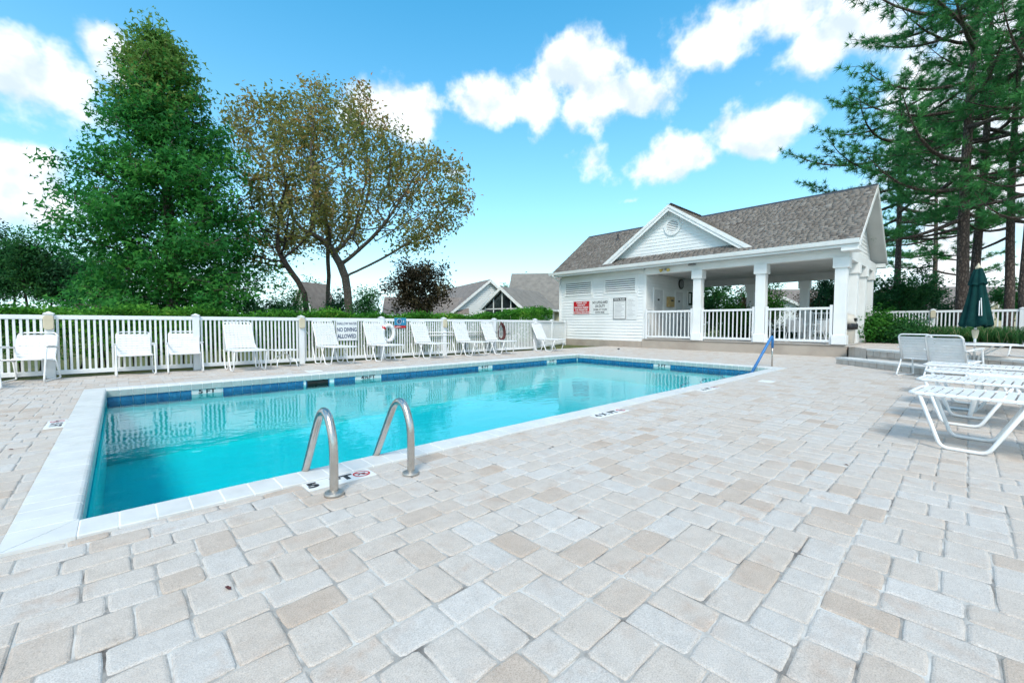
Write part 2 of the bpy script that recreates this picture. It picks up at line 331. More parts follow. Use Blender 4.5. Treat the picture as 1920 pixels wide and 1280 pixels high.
def text(body, size, mat, parent, loc, rot, name='lettering', off=0.0, align='CENTER', sx=1.0, space=1.0, thick=.0015):
    cu_ = bpy.data.curves.new(name, 'FONT'); cu_.body = body; cu_.size = size; cu_.align_x = align; cu_.align_y = 'CENTER'; cu_.extrude = thick; cu_.offset = off; cu_.space_line = space; cu_.resolution_u = 3
    ob = bpy.data.objects.new(name, cu_); C.objects.link(ob); dg = bpy.context.evaluated_depsgraph_get(); me = bpy.data.meshes.new_from_object(ob.evaluated_get(dg))
    bpy.data.objects.remove(ob); bpy.data.curves.remove(cu_); me.materials.clear(); o = link(name, me, mat, parent, loc, rot, (sx, 1, 1)); return o
# ------------------------------------------------------------------ ground, deck, pool
PX0, PX1, PY0, PY1 = -.19, 12.02, 3.33, 9.52          # water side of the coping
CW = .27                                              # coping width
OX0, OX1, OY0, OY1 = PX0 - CW, PX1 + CW, PY0 - CW, PY1 + CW
def holed(x0, x1, y0, y1, z, name, mat):
    xs = [x0, OX0 + .1, OX1 - .1, x1]; ys = [y0, OY0 + .1, OY1 - .1, y1]; m = MB()
    for i in range(3):
        for j in range(3):
            if i == 1 and j == 1: continue
            m.add([(xs[i], ys[j], z), (xs[i + 1], ys[j], z), (xs[i + 1], ys[j + 1], z), (xs[i], ys[j + 1], z)], [(0, 1, 2, 3)])
    return m.build(name, mat)
struct(holed(-500, 600, -500, 600, -.045, 'ground', 'lawn'))
DX0, DX1, DY0, DY1 = -5.2, 17.95, -4.3, 12.32
deck = struct(holed(DX0, DX1, DY0, DY1, -.0060, 'deck', 'sand_joint'))

# random bond of tumbled pavers: 6x6 and 6x9 inch stones laid both ways
ux = (OX1 - OX0) / 162; uy = (OY1 - OY0) / 85
gx0 = int((OX0 - DX0) / ux); gy0 = int((OY0 - DY0) / uy); GX = gx0 + 162 + int((DX1 - OX1) / ux); GY = gy0 + 85 + int((DY1 - OY1) / uy)
cell = np.zeros((GX, GY), bool); cell[gx0:gx0 + 162, gy0:gy0 + 85] = True
markers = [(.90, 2.905, 3), (4.12, 2.905, 4), (7.05, 2.905, 4)]         # depth marker tiles set in the deck: x, y, tiles
def block(x0, x1, y0, y1):
    i0 = int(round((x0 - OX0) / ux)) + gx0; i1 = int(round((x1 - OX0) / ux)) + gx0; j0 = int(round((y0 - OY0) / uy)) + gy0; j1 = int(round((y1 - OY0) / uy)) + gy0
    cell[i0:i1, j0:j1] = True; return (OX0 + (i0 - gx0) * ux, OX0 + (i1 - gx0) * ux, OY0 + (j0 - gy0) * uy, OY0 + (j1 - gy0) * uy)
mk_spots = [block(x, x + n * .1575, y, y + .158) for (x, y, n) in markers] + [block(-.46 - .158, -.46, 6.43, 6.43 + 3 * .158)]
pav = []
prng = random.Random(11)
for i in range(GX):
    j = 0
    while j < GY:
        if cell[i, j]: j += 1; continue
        run = 0
        while j + run < GY and not cell[i, j + run] and run < 12: run += 1
        opts = [k for k in (2, 3) if k <= run and run - k != 1] or [min(run, 2)]
        h = prng.choice(opts)
        wmax = 0
        while wmax < 3 and i + wmax < GX and not cell[i + wmax, j:j + h].any(): wmax += 1
        wd = 2 if h == 3 else prng.choice((2, 3, 3))
        wd = max(1, min(wd, wmax))
        cell[i:i + wd, j:j + h] = True; pav.append((i, j, wd, h)); j += h
pav = np.array(pav); pc = np.stack([OX0 + (pav[:, 0] - gx0 + pav[:, 2] / 2) * ux, OY0 + (pav[:, 1] - gy0 + pav[:, 3] / 2) * uy], 1); ps = np.stack([pav[:, 2] * ux, pav[:, 3] * uy], 1)
def paver_geo(w_, h_, rnd_, fine=True):
    """tumbled stone: worn corners, sides that wander, a rounded shoulder"""
    g = .0010 + .0026 * rnd_.random(4) ** 2; a, b = w_ / 2, h_ / 2; x0, x1, y0, y1 = -a + g[0], a - g[1], -b + g[2], b - g[3]
    c = .010 + .018 * rnd_.random(4); cs = [(x0, y0), (x1, y0), (x1, y1), (x0, y1)]; ring = []
    for k in range(4):
        p = np.array(cs[k]); q = np.array(cs[(k + 1) % 4]); pr_ = np.array(cs[k - 1]); e = (q - p) / np.linalg.norm(q - p); f = (pr_ - p) / np.linalg.norm(pr_ - p); inn = np.array([-e[1], e[0]]); L = np.linalg.norm(q - p); r = c[k]
        ring.append(p + (e + f) * r * .32)
        for t_ in (r, L * .36, L * .66): ring.append(p + e * t_ + inn * (.0022 * rnd_.random() if t_ > r else 0))
    ring = np.array(ring); n = len(ring); tl = (rnd_.random(2) - .5) * .02; sh = .0028 + .003 * rnd_.random()
    def lay(s_, z): q = ring * (1 - s_ / np.array([a, b])); return np.c_[q, z + q @ tl]
    V = np.r_[lay(.0, -.010), lay(.0, -.0052), lay(sh, -.0017), lay(sh + .007, 0)]; F = []
    for L in range(3):
        for k in range(n): F.append((L * n + k, L * n + (k + 1) % n, (L + 1) * n + (k + 1) % n, (L + 1) * n + k))
    F.append(tuple(range(3 * n, 4 * n))); return V, F
def paver_far(w_, h_, rnd_):
    g = .0018; a, b = w_ / 2 - g, h_ / 2 - g; tz = .002 * (rnd_.random() - .5); V = []
    for s_, z in ((0, -.02), (0, -.0042), (.007, 0)): V += [(-a + s_, -b + s_, z + tz), (a - s_, -b + s_, z + tz), (a - s_, b - s_, z + tz), (-a + s_, b - s_, z + tz)]
    F = [(L * 4 + k, L * 4 + (k + 1) % 4, L * 4 + 4 + (k + 1) % 4, L * 4 + 4 + k) for L in range(2) for k in range(4)] + [(8, 9, 10, 11)]
    return np.array(V), F
d3 = np.c_[pc, np.zeros(len(pc))] - np.array([0, 0, CAM_H]); dz = d3 @ np.array(cf); px_ = 960 + 792.92 * (d3 @ np.array(cr)) / dz; py_ = 640 - 792.92 * (d3 @ np.array(cu)) / dz
vis = (dz > .3) & (px_ > -40) & (px_ < 1960) & (py_ < 1310); area = np.where(vis, ps[:, 0] * ps[:, 1] / np.maximum(dz, .1) ** 3, 0)
near = set(np.argsort(-area)[:300].tolist())
variants = {}
for (a, b) in sorted(set((int(q[2]), int(q[3])) for q in pav)):
    variants[(a, b)] = []
    for k in range(14):
        V, F = paver_geo(a * ux, b * uy, rng); me = bpy.data.meshes.new('paver'); me.from_pydata(V.tolist(), [], F); at_ = me.attributes.new('rnd', 'FLOAT', 'FACE'); at_.data.foreach_set('value', np.full(len(F), rng.random(), np.float32))
        me.materials.append(MAT['paver']); variants[(a, b)].append(me)
FV, F4, FN, o_ = [], [], [], 0; r4 = []; rn = []; FN_by = {}
for k in range(len(pav)):
    x, y = pc[k]
    if k in near:
        o = link('paver', variants[(int(pav[k, 2]), int(pav[k, 3]))][rng.integers(14)], None, deck, (x, y, (rng.random() - .5) * .003)); continue
    fine = vis[k] and dz[k] < 6.5
    V, F = (paver_geo if fine else paver_far)(ps[k, 0], ps[k, 1], rng); V = V + np.array([x, y, (rng.random() - .5) * .003]); FV.append(V); rv = rng.random()
    for f in F:
        FN.append(tuple(i + o_ for i in f)); rn.append(rv)
    o_ += len(V)
me = bpy.data.meshes.new('paver_field'); me.from_pydata(np.concatenate(FV).tolist(), [], FN); at_ = me.attributes.new('rnd', 'FLOAT', 'FACE'); at_.data.foreach_set('value', np.array(rn, np.float32)); me.materials.append(MAT['paver'])
tag(link('paver_field', me, None, deck), kind='stuff')

# pool basin (open box), sloping from the deep end to the shallow end
m = MB(); x0, x1, y0, y1 = PX0 + .02 - .05, PX1 + .03, PY0 - .03, PY1 + .03
zd0, zd1 = -1.25, -.80
m.add([(x0, y0, .0), (x1, y0, .0), (x1, y1, .0), (x0, y1, .0), (x0, y0, zd0), (x1, y0, zd1), (x1, y1, zd1), (x0, y1, zd0)], [(4, 5, 6, 7), (0, 1, 5, 4), (1, 2, 6, 5), (2, 3, 7, 6), (3, 0, 4, 7)])
me = bpy.data.meshes.new('pool_basin'); me.from_pydata(m.v, [], m.f); pool = struct(link('pool_basin', me, 'plaster'))
WZ = -.198
me = bpy.data.meshes.new('water'); me.from_pydata([(x0, y0, WZ), (x1, y0, WZ), (x1, y1, WZ), (x0, y1, WZ)], [], [(0, 1, 2, 3)]); struct(link('water', me, 'pool_water'))
# coping tiles with a rolled nose hanging over the water
prof = [(0, -.05), (0, .010), (.004, .014), (.240, .014), (.254, .010), (.264, 0), (.268, -.014), (.268, -.108), (.262, -.114), (.235, -.114), (.235, -.05)]
def coping_mesh(L):
    mm = MB(); mm.prism([(d, z) for d, z in prof], 0, -L / 2 + .0048, L / 2 - .0048); return mm.mesh('coping_tile')
gp = [(.004, -.05), (.004, .0115), (.240, .0115), (.252, .008), (.2605, -.001), (.2655, -.015), (.2655, -.112), (.238, -.112), (.238, -.05)]
for (n, L, fn) in ((77, (PX1 - PX0) / 77, 'long'), (39, (PY1 - PY0) / 39, 'short')):
    cm = coping_mesh(L); cm.materials.append(MAT['coping'])
    for side in (0, 1):
        for k in range(n):
            t_ = (k + .5) * L
            if fn == 'long': loc, rz = ((PX0 + t_, OY0, 0), 0) if side == 0 else ((PX0 + t_, OY1, 0), math.pi)
            else: loc, rz = ((OX0, PY0 + t_, 0), -math.pi / 2) if side == 0 else ((OX1, PY0 + t_, 0), math.pi / 2)
            link('coping_tile', cm, None, pool, (loc[0], loc[1], random.uniform(-.0008, .0008)), (random.uniform(-.003, .003), random.uniform(-.004, .004), rz))
for (a, b, y, rz) in ((PX0, PX1, OY0, 0), (PX0, PX1, OY1, math.pi)):
    L = b - a; MB().prism(gp, 0, -L / 2 - .003, L / 2 + .003).build('grout', 'grout_white', pool, loc=((a + b) / 2, y, 0), rot=(0, 0, rz))
for (a, b, x, rz) in ((PY0, PY1, OX0, -math.pi / 2), (PY0, PY1, OX1, math.pi / 2)):
    L = b - a; MB().prism(gp, 0, -L / 2 - .003, L / 2 + .003).build('grout', 'grout_white', pool, loc=(x, (a + b) / 2, 0), rot=(0, 0, rz))
for (x, y, sx, sy) in ((OX0, OY0, 1, 1), (OX1, OY0, -1, 1), (OX0, OY1, 1, -1), (OX1, OY1, -1, -1)):     # mitred corner pairs
    e = .266; gmi = .0035
    for poly in ([(0 + gmi, 0), (e, e - gmi * 1.4), (e, 0)], [(0, gmi), (e - gmi * 1.4, e), (0, e)]):
        MB().prism([(x + sx * p[0], y + sy * p[1]) for p in poly], 2, -.05, .0135).build('coping_tile', 'coping', pool)
    MB().box(min(x, x + sx * e) + .002, max(x, x + sx * e) - .002, min(y, y + sy * e) + .002, max(y, y + sy * e) - .002, -.05, .011).build('grout', 'grout_white', pool)
# band of blue waterline tiles
tw = .1585; bt = MB().box(-tw / 2 + .003, tw / 2 - .003, 0, .012, -.305, -.119).mesh('waterline_tile', .0015); bt.materials.append(MAT['blue_tile'])
SK0, SK1 = 2.89, 3.33
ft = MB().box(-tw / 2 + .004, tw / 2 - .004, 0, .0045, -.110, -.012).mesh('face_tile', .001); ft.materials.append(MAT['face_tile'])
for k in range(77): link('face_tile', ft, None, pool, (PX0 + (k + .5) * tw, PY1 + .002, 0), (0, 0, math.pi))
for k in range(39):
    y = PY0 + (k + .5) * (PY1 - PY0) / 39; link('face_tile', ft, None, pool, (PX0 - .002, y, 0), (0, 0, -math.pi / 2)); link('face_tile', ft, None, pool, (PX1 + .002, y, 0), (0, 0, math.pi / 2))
lett = [(.98, 1.32), (3.98, 4.48), (7.58, 7.94), (10.5, 10.85)]
for k in range(77):
    x = PX0 + (k + .5) * tw
    link('waterline_tile', bt, None, pool, (x, y0 + .001, 0))
    if SK0 - .05 < x < SK1 + .05 or any(a - .06 < x < b + .06 for a, b in lett): continue
    link('waterline_tile', bt, None, pool, (x, y1 - .001, 0), (0, 0, math.pi))
tw2 = (PY1 - PY0) / 39
for k in range(39):
    y = PY0 + (k + .5) * tw2; link('waterline_tile', bt, None, pool, (x0 + .001, y, 0), (0, 0, -math.pi / 2))
    if not 6.02 < y < 6.58: link('waterline_tile', bt, None, pool, (x1 - .001, y, 0), (0, 0, math.pi / 2))
tile_bits = [(PX0, lett[0][0] - .01)]
MB().box(PX0, PX1, y1 - .004, y1 + .01, -.30, -.115).build('tile_grout', 'grout_white', pool)
MB().box(x1 - .004, x1 + .01, PY0, PY1, -.30, -.115).build('tile_grout', 'grout_white', pool)
MB().box(x0 - .01, x0 + .004, PY0, PY1, -.30, -.115).build('tile_grout', 'grout_white', pool)
for (a, b, s) in ((.90, 1.40, '5 FT'), (3.93, 4.55, '4½FT'), (7.50, 8.03, '4 FT'), (10.42, 10.93, '3 FT')):      # white depth tiles in the band
    o = MB().box(a + .02, b - .02, y1 - .014, y1, -.29, -.119).build('depth_tile', 'coping', pool, .002); text(s, .105, 'black_ink', o, ((a + b) / 2, y1 - .0155, -.158), (R(90), 0, 0), off=.003, sx=1.35)
o = MB().box(x1 - .014, x1, 6.03, 6.57, -.29, -.119).build('depth_tile', 'coping', pool, .002); text('3 FT', .105, 'black_ink', o, (x1 - .0155, 6.30, -.158), (R(90), 0, R(-90)), off=.003, sx=1.35)
o = MB().box(SK0, SK1, y1 - .006, y1, -.30, -.125).build('skimmer', 'dark_void', pool)
for (a, b) in ((SK0 - .02, SK0), (SK1, SK1 + .02)): MB().box(a, b, y1 - .014, y1, -.30, -.119).build('skimmer_frame', 'blue_tile', o)
for k, r in enumerate((2.15, 1.65, 1.15)):      # entry steps curving round the corner below the handrail
    poly = [(x1, PY0 - .03)] + [(x1 - r * math.cos(a), PY0 - .03 + r * 1.02 * math.sin(a)) for a in [i * math.pi / 2 / 20 for i in range(21)]]
    MB().prism(poly, 2, -1.2, -.62 + .17 * k).build('entry_step', 'plaster', pool)
    MB().tube([(p[0], p[1], -.615 + .17 * k) for p in poly[1:]], .02, 6).build('step_edge', 'blue_tile', pool)
# depth markers in the deck
def nodive(parent, x, y, z, rz, r=.06):
    ring = MB(); n = 24
    for k in range(n):
        pass
    ring.add([(r * (1 if q else .8) * math.cos(2 * math.pi * k / n), r * (1 if q else .8) * math.sin(2 * math.pi * k / n), 0) for q in (0, 1) for k in range(n)], [(k, (k + 1) % n, n + (k + 1) % n, n + k) for k in range(n)])
    c = math.sqrt(.5) * r * .9; ring.add([(-c - .006, c - .006, .0004), (-c + .006, c + .006, .0004), (c + .006, -c + .006, .0004), (c - .006, -c - .006, .0004)], [(0, 1, 2, 3)])
    ring.build('ban_ring', 'red_ink', parent, loc=(x, y, z), rot=(0, 0, rz))
    fig = MB(); fig.tube([(-.03, -.012, 0), (-.005, .008, 0), (.028, .002, 0)], .006, 5); fig.tube([(-.005, .008, 0), (.012, -.025, 0)], .005, 5); fig.lathe([(.001, -.001), (.010, 0), (.001, .001)], 10, (-.022, .022, 0)); fig.build('diver', 'black_ink', parent, loc=(x, y, z - .0035), rot=(0, 0, rz))
for k, ((a, b, c, d), s) in enumerate(zip(mk_spots, ('5  FT', '4 ½ FT', '4  FT', '5 FT'))):
    tile = MB().box(a + .003, b - .003, c + .003, d - .003, -.03, .004).build('depth_marker', 'white_sign', deck, .003)
    if k < 3:
        L = b - a; text(s, .125, 'black_ink', tile, (a + L * (.36 if k == 0 else .38), (c + d) / 2, .0045), (0, 0, 0), off=.0065, sx=1.15); nodive(tile, b - .085, (c + d) / 2, .0055, 0)
    else: text(s, .125, 'black_ink', tile, ((a + b) / 2, (c + d) / 2 - .07, .0045), (0, 0, R(-90)), off=.004); nodive(tile, (a + b) / 2, d - .09, .0055, R(-90))
for (x, y, s) in ((9.15, 2.62, .12), (3.24, 10.2, .16)):   # skimmer and valve lids let into the paving
    o = MB().box(x - s, x + s, y - s, y + s, -.02, .006).build('deck_lid', 'white_sign', deck, .004)
o = MB().lathe([(.05, -.01), (.05, .03), (.03, .05)], 12).build('deck_cap', 'black_plastic', deck, loc=(15.8, 10.27, 0))
# ------------------------------------------------------------------ pool pavilion
pav_ = thing('pool_pavilion', 'white clapboard pool pavilion with open columned porch and brown shingle roof', 'pavilion', (17.9, 9, 0))
def P_(mb, name, mat, parent=None, bevel=0, **kw):
    """build in world coordinates and hang under the pavilion"""
    o = mb.build(name, mat, None, bevel, **kw); par = parent or pav_; o.parent = par; off = Vector((0, 0, 0)); q = par
    while q: off += q.location; q = q.parent
    o.location = Vector(o.location) - off
    return o
FX, BX = 17.9, 23.7; YL, YR, YP = 15.38, 2.95, 10.2; EX, EXB, EZ = 17.35, 23.98, 3.80; RX = (EX + EXB) / 2; RZ = 6.26; RY0, RY1 = 2.46, 15.55
SL = (RZ - EZ) / (RX - EX)
P_(MB().box(17.86, BX, YP + .12, YL + .03, -.05, .30), 'plinth', 'stucco_tan', bevel=.008)
P_(MB().box(17.78, BX + .2, 2.74, YP + .117, -.05, .395), 'plinth', 'stucco_tan', bevel=.008)
P_(MB().box(17.74, BX + .3, 2.70, YP - .004, .397, .425), 'porch_floor', 'concrete', bevel=.004)
P_(MB().box(FX, BX, YP, YL, .302, 3.62), 'wall', 'siding')
def board(L, th=.03, h=.152):
    m = MB(); m.prism([(0, 0), (-th, .0), (-th, .010), (-.004, h), (0, h)], 1, -L / 2, L / 2); return m
def siding_front(x, ya, yb, z0, z1, rev=.148):
    me = board(yb - ya).mesh('siding_board'); me.materials.append(MAT['siding']); n = int((z1 - z0) / rev)
    for k in range(n): link('siding_board', me, None, pav_, (x - FX, (ya + yb) / 2 - 9, z0 + k * rev))
siding_front(FX - .001, YP + .13, YL - .10, .302, 3.46)
P_(MB().box(FX - .028, FX + .10, YL - .10, YL + .028, .302, 3.60), 'corner_board', 'white_paint', bevel=.004)
P_(MB().box(FX - .030, FX + .10, YP - .02, YP + .13, .43, 3.355), 'corner_board', 'white_paint', bevel=.004)
P_(MB().box(FX - .026, FX - .0, YP + .132, YL - .102, 3.44, 3.66), 'frieze_board', 'white_paint', bevel=.004)
me = MB().prism([(0, 0), (-.02, .002), (-.02, .012), (-.004, .152), (0, .152)], 0, 0, 1).mesh('siding_board') if False else None
# boards on the porch end wall (it faces right)
mm = MB(); L = BX - FX - .12; mm.prism([(0, 0), (-.02, .002), (-.02, .012), (-.004, .152), (0, .152)], 0, 0, L); bm_side = mm.mesh('siding_board'); bm_side.materials.append(MAT['siding'])
for k in range(20): link('siding_board', bm_side, None, pav_, (.10, YP - .001 - 9, .43 + k * .148))
P_(MB().box(BX - .02, BX + .10, YP - .03, YP + .13, .43, 3.35), 'corner_board', 'white_paint', bevel=.004)
# louvred vents in the front wall
for (ya, yb) in ((13.30, 14.98), (10.75, 12.42)):
    v = P_(MB().box(FX - .034, FX, ya - .16, yb + .16, 2.44, 3.43), 'louvre_vent', 'white_paint', bevel=.004)
    P_(MB().box(FX - .037, FX - .030, ya, yb, 2.63, 3.25), 'opening', 'dark_void', v)
    for k in range(6):
        z = 2.635 + k * .103; P_(MB().prism([(FX - .040, z), (FX - .056, z + .012), (FX - .044, z + .07), (FX - .038, z + .07)], 1, ya, yb), 'slat', 'white_paint', v)
    for (a, b, c, d) in ((ya - .05, ya, 2.58, 3.30), (yb, yb + .05, 2.58, 3.30)): P_(MB().box(FX - .062, FX - .034, a, b, c, d), 'frame', 'white_paint', v)
    for (c, d) in ((2.58, 2.628), (3.252, 3.30)): P_(MB().box(FX - .062, FX - .034, ya, yb, c, d), 'frame', 'white_paint', v)
# roof
def slab(poly, y0, y1, name, mat): return P_(MB().prism(poly, 1, y0, y1), name, mat)
roof = slab([(EX, EZ), (RX, RZ), (EXB, EZ), (EXB, EZ - .12), (RX, RZ - .16), (EX, EZ - .12)], RY0, RY1, 'roof', 'soffit')
def shingles(origin, u, v, n, rows, lim, rev=.145, seed=3):
    """lapped shingle tabs over a roof plane; lim(v) gives the u range of a course"""
    g = np.random.default_rng(seed); V = []; F = []; rv = []; origin, u, v, n = map(np.array, (origin, u, v, n)); patch = g.random((rows + 4, 400))
    for j in range(rows):
        a, b = lim(j * rev); x = a - g.random() * .3
        base = .5 + .16 * math.sin(j * 1.7) * .3
        while x < b:
            wd = g.choice((.13, .17, .22, .28)); xa, xb = max(x + .003, a), min(x + wd - .003, b); x += wd
            if xb - xa < .02: continue
            th = .022 + g.choice((0, .008)) + g.random() * .003; lo = j * rev - .012 + g.choice((0, 0, .003)); hi = (j + 1) * rev + .03; o = len(V)
            for (uu, vv, nn) in ((xa, lo, 0), (xb, lo, 0), (xb, hi, 0), (xa, hi, 0), (xa, lo, th), (xb, lo, th), (xb, hi, .004), (xa, hi, .004)): V.append(origin + u * uu + v * vv + n * nn)
            F += [(o + 4, o + 5, o + 6, o + 7), (o, o + 1, o + 5, o + 4), (o + 1, o + 2, o + 6, o + 5), (o + 3, o, o + 4, o + 7)]
            rv += [min(1, max(0, base + g.normal() * .15))] * 4
    return V, F, rv
sl = Vector((RX - EX, 0, RZ - EZ)); sln = sl.normalized(); nn = Vector((-sln.z, 0, sln.x)); rows = int(sl.length / .145)
V, F, rv = shingles((EX - .01, RY0 - .015, EZ + .004), (0, 1, 0), tuple(sln), tuple(nn), rows, lambda t: (0, RY1 - RY0 + .03))
o = link('shingles', npmesh('shingles', V, F, 'shingle', rv), None, roof); tag(o, kind='stuff'); o.location = -(Vector(roof.location) + pav_.location)
V, F, rv = shingles((EXB + .01, RY1 + .015, EZ + .004), (0, -1, 0), (-sln.x, 0, sln.z), (sln.z, 0, sln.x), rows, lambda t: (0, RY1 - RY0 + .03), seed=5)
o = link('shingles', npmesh('shingles', V, F, 'shingle', rv), None, roof); tag(o, kind='stuff'); o.location = -(Vector(roof.location) + pav_.location)
P_(MB().prism([(RX - .15, RZ - .085), (RX, RZ + .045), (RX + .15, RZ - .085), (RX, RZ + .02)], 1, RY0 - .02, RY1 + .02), 'ridge_cap', 'vent_lead', roof)
for (ya, yb) in ((RY0 - .03, RY0 + .0), (RY1, RY1 + .03)):        # rake boards on the gable ends
    P_(MB().prism([(EX, EZ + .0), (RX, RZ + .0), (EXB, EZ + .0), (EXB, EZ - .17), (RX, RZ - .2), (EX, EZ - .17)], 1, ya, yb), 'rake_board', 'white_paint', roof)
# gutter, soffit and fascia along the eave
gut = P_(MB().prism([(EX - .115, EZ + .035), (EX - .12, EZ + .055), (EX - .10, EZ + .055), (EX - .095, EZ + .03), (EX - .085, EZ - .045), (EX - .006, EZ - .045), (EX - .006, EZ - .09), (EX - .085, EZ - .085), (EX - .10, EZ - .03)], 1, RY0 - .02, RY1 + .15), 'gutter', 'white_paint')
P_(MB().box(EX - .004, EX + .02, RY0 + .002, RY1, EZ - .18, EZ - .115), 'fascia', 'white_paint')
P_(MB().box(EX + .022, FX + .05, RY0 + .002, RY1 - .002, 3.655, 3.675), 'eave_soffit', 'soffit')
dp = [(EX - .05, YL + .02, 3.74), (EX - .05, YL + .02, 3.62), (FX - .08, YL - .02, 3.40), (FX - .08, YL - .02, .35), (FX - .22, YL - .02, .28)]
P_(MB().tube(fillet(dp, .08), .042, 8), 'downspout', 'white_paint', smooth=True)
pv = P_(MB().lathe([(.11, 0), (.10, .04), (.05, .10), (.045, .34), (.05, .35)], 14, (19.8, 13.0, EZ + (19.8 - EX) * SL - .03)), 'vent_pipe', 'vent_lead', roof)
# front cross gable
GY, GZ, GH, GXF = 9.05, 6.28, 3.42, 17.66; GE = GZ - GH * .668
def mainx(z): return EX + (z - EZ) / SL
for s in (-1, 1):
    A = Vector((GXF, GY, GZ)); B = Vector((GXF, GY + s * GH, GE)); Cc = Vector((mainx(GZ) + .2, GY, GZ)); D = Vector((mainx(GE) + .2, GY + s * GH, GE)); dn = Vector((0, 0, -.13))
    m = MB(); m.add([A, B, D, Cc, A + dn, B + dn, D + dn, Cc + dn], [(0, 1, 2, 3), (4, 5, 6, 7), (0, 1, 5, 4), (1, 2, 6, 5), (2, 3, 7, 6), (3, 0, 4, 7)]); gs = P_(m, 'gable_roof', 'soffit')
    vdir = Vector((0, -s * GH, GZ - GE)).normalized(); nrm = Vector((0, s * vdir.z, abs(vdir.y)))
    Ls = math.hypot(GH, GZ - GE); r_ = int(Ls / .145) + 1
    def lim(t, s=s): z = GE + t * vdir.z; return (0, max(.05, mainx(z) - GXF + .12))
    V, F, rv = shingles(tuple(B + nrm * .004), (1, 0, 0), tuple(vdir), tuple(nrm), r_, lim, seed=9 + s)
    o = link('shingles', npmesh('shingles', V, F, 'shingle', rv), None, gs); tag(o, kind='stuff'); o.location = -(Vector(gs.location) + pav_.location)
    for q, (x_, d_, h0, h1) in enumerate(((GXF - .030, .028, .0, .23), (GXF - .055, .023, .0, .09))):     # two stepped rake boards
        m = MB(); m.prism([(GY, GZ - h0 + .01), (GY + s * (GH + .02), GE - h0 + .0), (GY + s * (GH - .14), GE - h1 + .0), (GY, GZ - h1 - .02)], 0, x_, x_ + d_); P_(m, 'rake_board', 'white_paint', gs)
gw = P_(MB().prism([(GY - 3.1, 4.12), (GY, GZ - .1), (GY + 3.1, 4.12)], 0, FX + .02, FX + .1), 'gable_wall', 'siding')
k = 0; z = 4.20
while z < GZ - .25:
    hw = (GZ - .12 - z - .15) / .668
    if hw > .1:
        m = MB(); h2 = hw + .15 / .668; m.add([(FX + .0, GY - h2, z), (FX + .0, GY + h2, z), (FX + .015, GY + hw, z + .15), (FX + .015, GY - hw, z + .15), (FX + .03, GY - h2, z), (FX + .03, GY + h2, z)], [(0, 1, 2, 3), (0, 4, 5, 1)]); P_(m, 'siding_board', 'siding', gw)
    z += .148
def disc_x(x, y, z, r0, r1, d, seg=28):
    m = MB(); n = seg; vs = []
    for xx, r in ((x, r0), (x, r1), (x - d, r1), (x - d, r0)):
        vs += [(xx, y + r * math.cos(2 * math.pi * k / n), z + r * math.sin(2 * math.pi * k / n)) for k in range(n)]
    fs = [(L * n + k, L * n + (k + 1) % n, ((L + 1) % 4) * n + (k + 1) % n, ((L + 1) % 4) * n + k) for L in range(4) for k in range(n)]
    return m.add(vs, fs)
rvent = P_(disc_x(FX, 8.97, 5.37, .27, .38, .045), 'round_vent', 'white_paint', gw)
P_(disc_x(FX + .01, 8.97, 5.37, .001, .28, .02), 'opening', 'dark_void', rvent)
for k in range(7):
    z = 5.37 - .26 + .075 * k + .005; hw = math.sqrt(max(.001, .275 ** 2 - (z + .03 - 5.37) ** 2)); P_(MB().prism([(FX - .008, z), (FX - .03, z + .006), (FX - .016, z + .055), (FX - .008, z + .055)], 1, 8.97 - hw, 8.97 + hw), 'slat', 'white_paint', rvent)
# right gable end over the porch
P_(MB().prism([(FX - .1, 3.66), (EX + .15, EZ - .11), (RX, RZ - .17), (EXB - .15, EZ - .11), (BX + .1, 3.66)], 1, YR - .0, YR + .1), 'gable_wall', 'siding')
ge = [c for c in pav_.children if c.name.startswith('gable_wall')][-1]
z = 3.68
while z < RZ - .3:
    xa = EX + max(0, (z + .12 - EZ + .14)) / SL + .05; xb = EXB - max(0, (z + .12 - EZ + .14)) / SL - .05
    if z < EZ: xa, xb = FX - .1, BX + .1
    P_(MB().prism([(YR, z), (YR - .02, z + .002), (YR - .02, z + .012), (YR - .004, z + .152), (YR, z + .152)], 0, xa, xb) if False else MB().add([(xa, YR - .02, z), (xb, YR - .02, z), (xb - .1, YR - .004, z + .15), (xa + .1, YR - .004, z + .15), (xa, YR, z), (xb, YR, z)], [(0, 1, 2, 3), (0, 4, 5, 1)]), 'siding_board', 'siding', ge)
    z += .148
P_(MB().box(18.05, 18.32, YR - .035, YR - .021, 3.98, 4.10), 'gable_louvre', 'grey_ink', ge)
for xa, xb in ((EX + .0, FX + .12), (BX - .12, EXB)): P_(MB().prism([(xa, EZ - .30), (xb, EZ - .30), (xb, EZ - .14), (xa, EZ - .14)], 1, RY0 + .01, YR - .023), 'cornice_return', 'white_paint', bevel=.006)
# beams, ceiling
P_(MB().box(FX - .13, FX + .17, YR - .20, YP - .022, 3.36, 3.652), 'beam', 'white_paint', bevel=.006)
P_(MB().box(FX + .175, BX + .1, YR - .202, YR + .17, 3.30, 3.655), 'beam', 'white_paint', bevel=.006)
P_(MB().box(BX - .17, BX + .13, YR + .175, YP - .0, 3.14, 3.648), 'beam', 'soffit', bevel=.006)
for k in range(3):
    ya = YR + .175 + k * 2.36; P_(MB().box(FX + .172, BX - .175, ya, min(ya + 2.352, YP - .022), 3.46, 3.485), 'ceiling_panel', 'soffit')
P_(MB().box(FX + .05, BX, YR + .1, YL, 3.66, 3.70), 'ceiling', 'soffit')
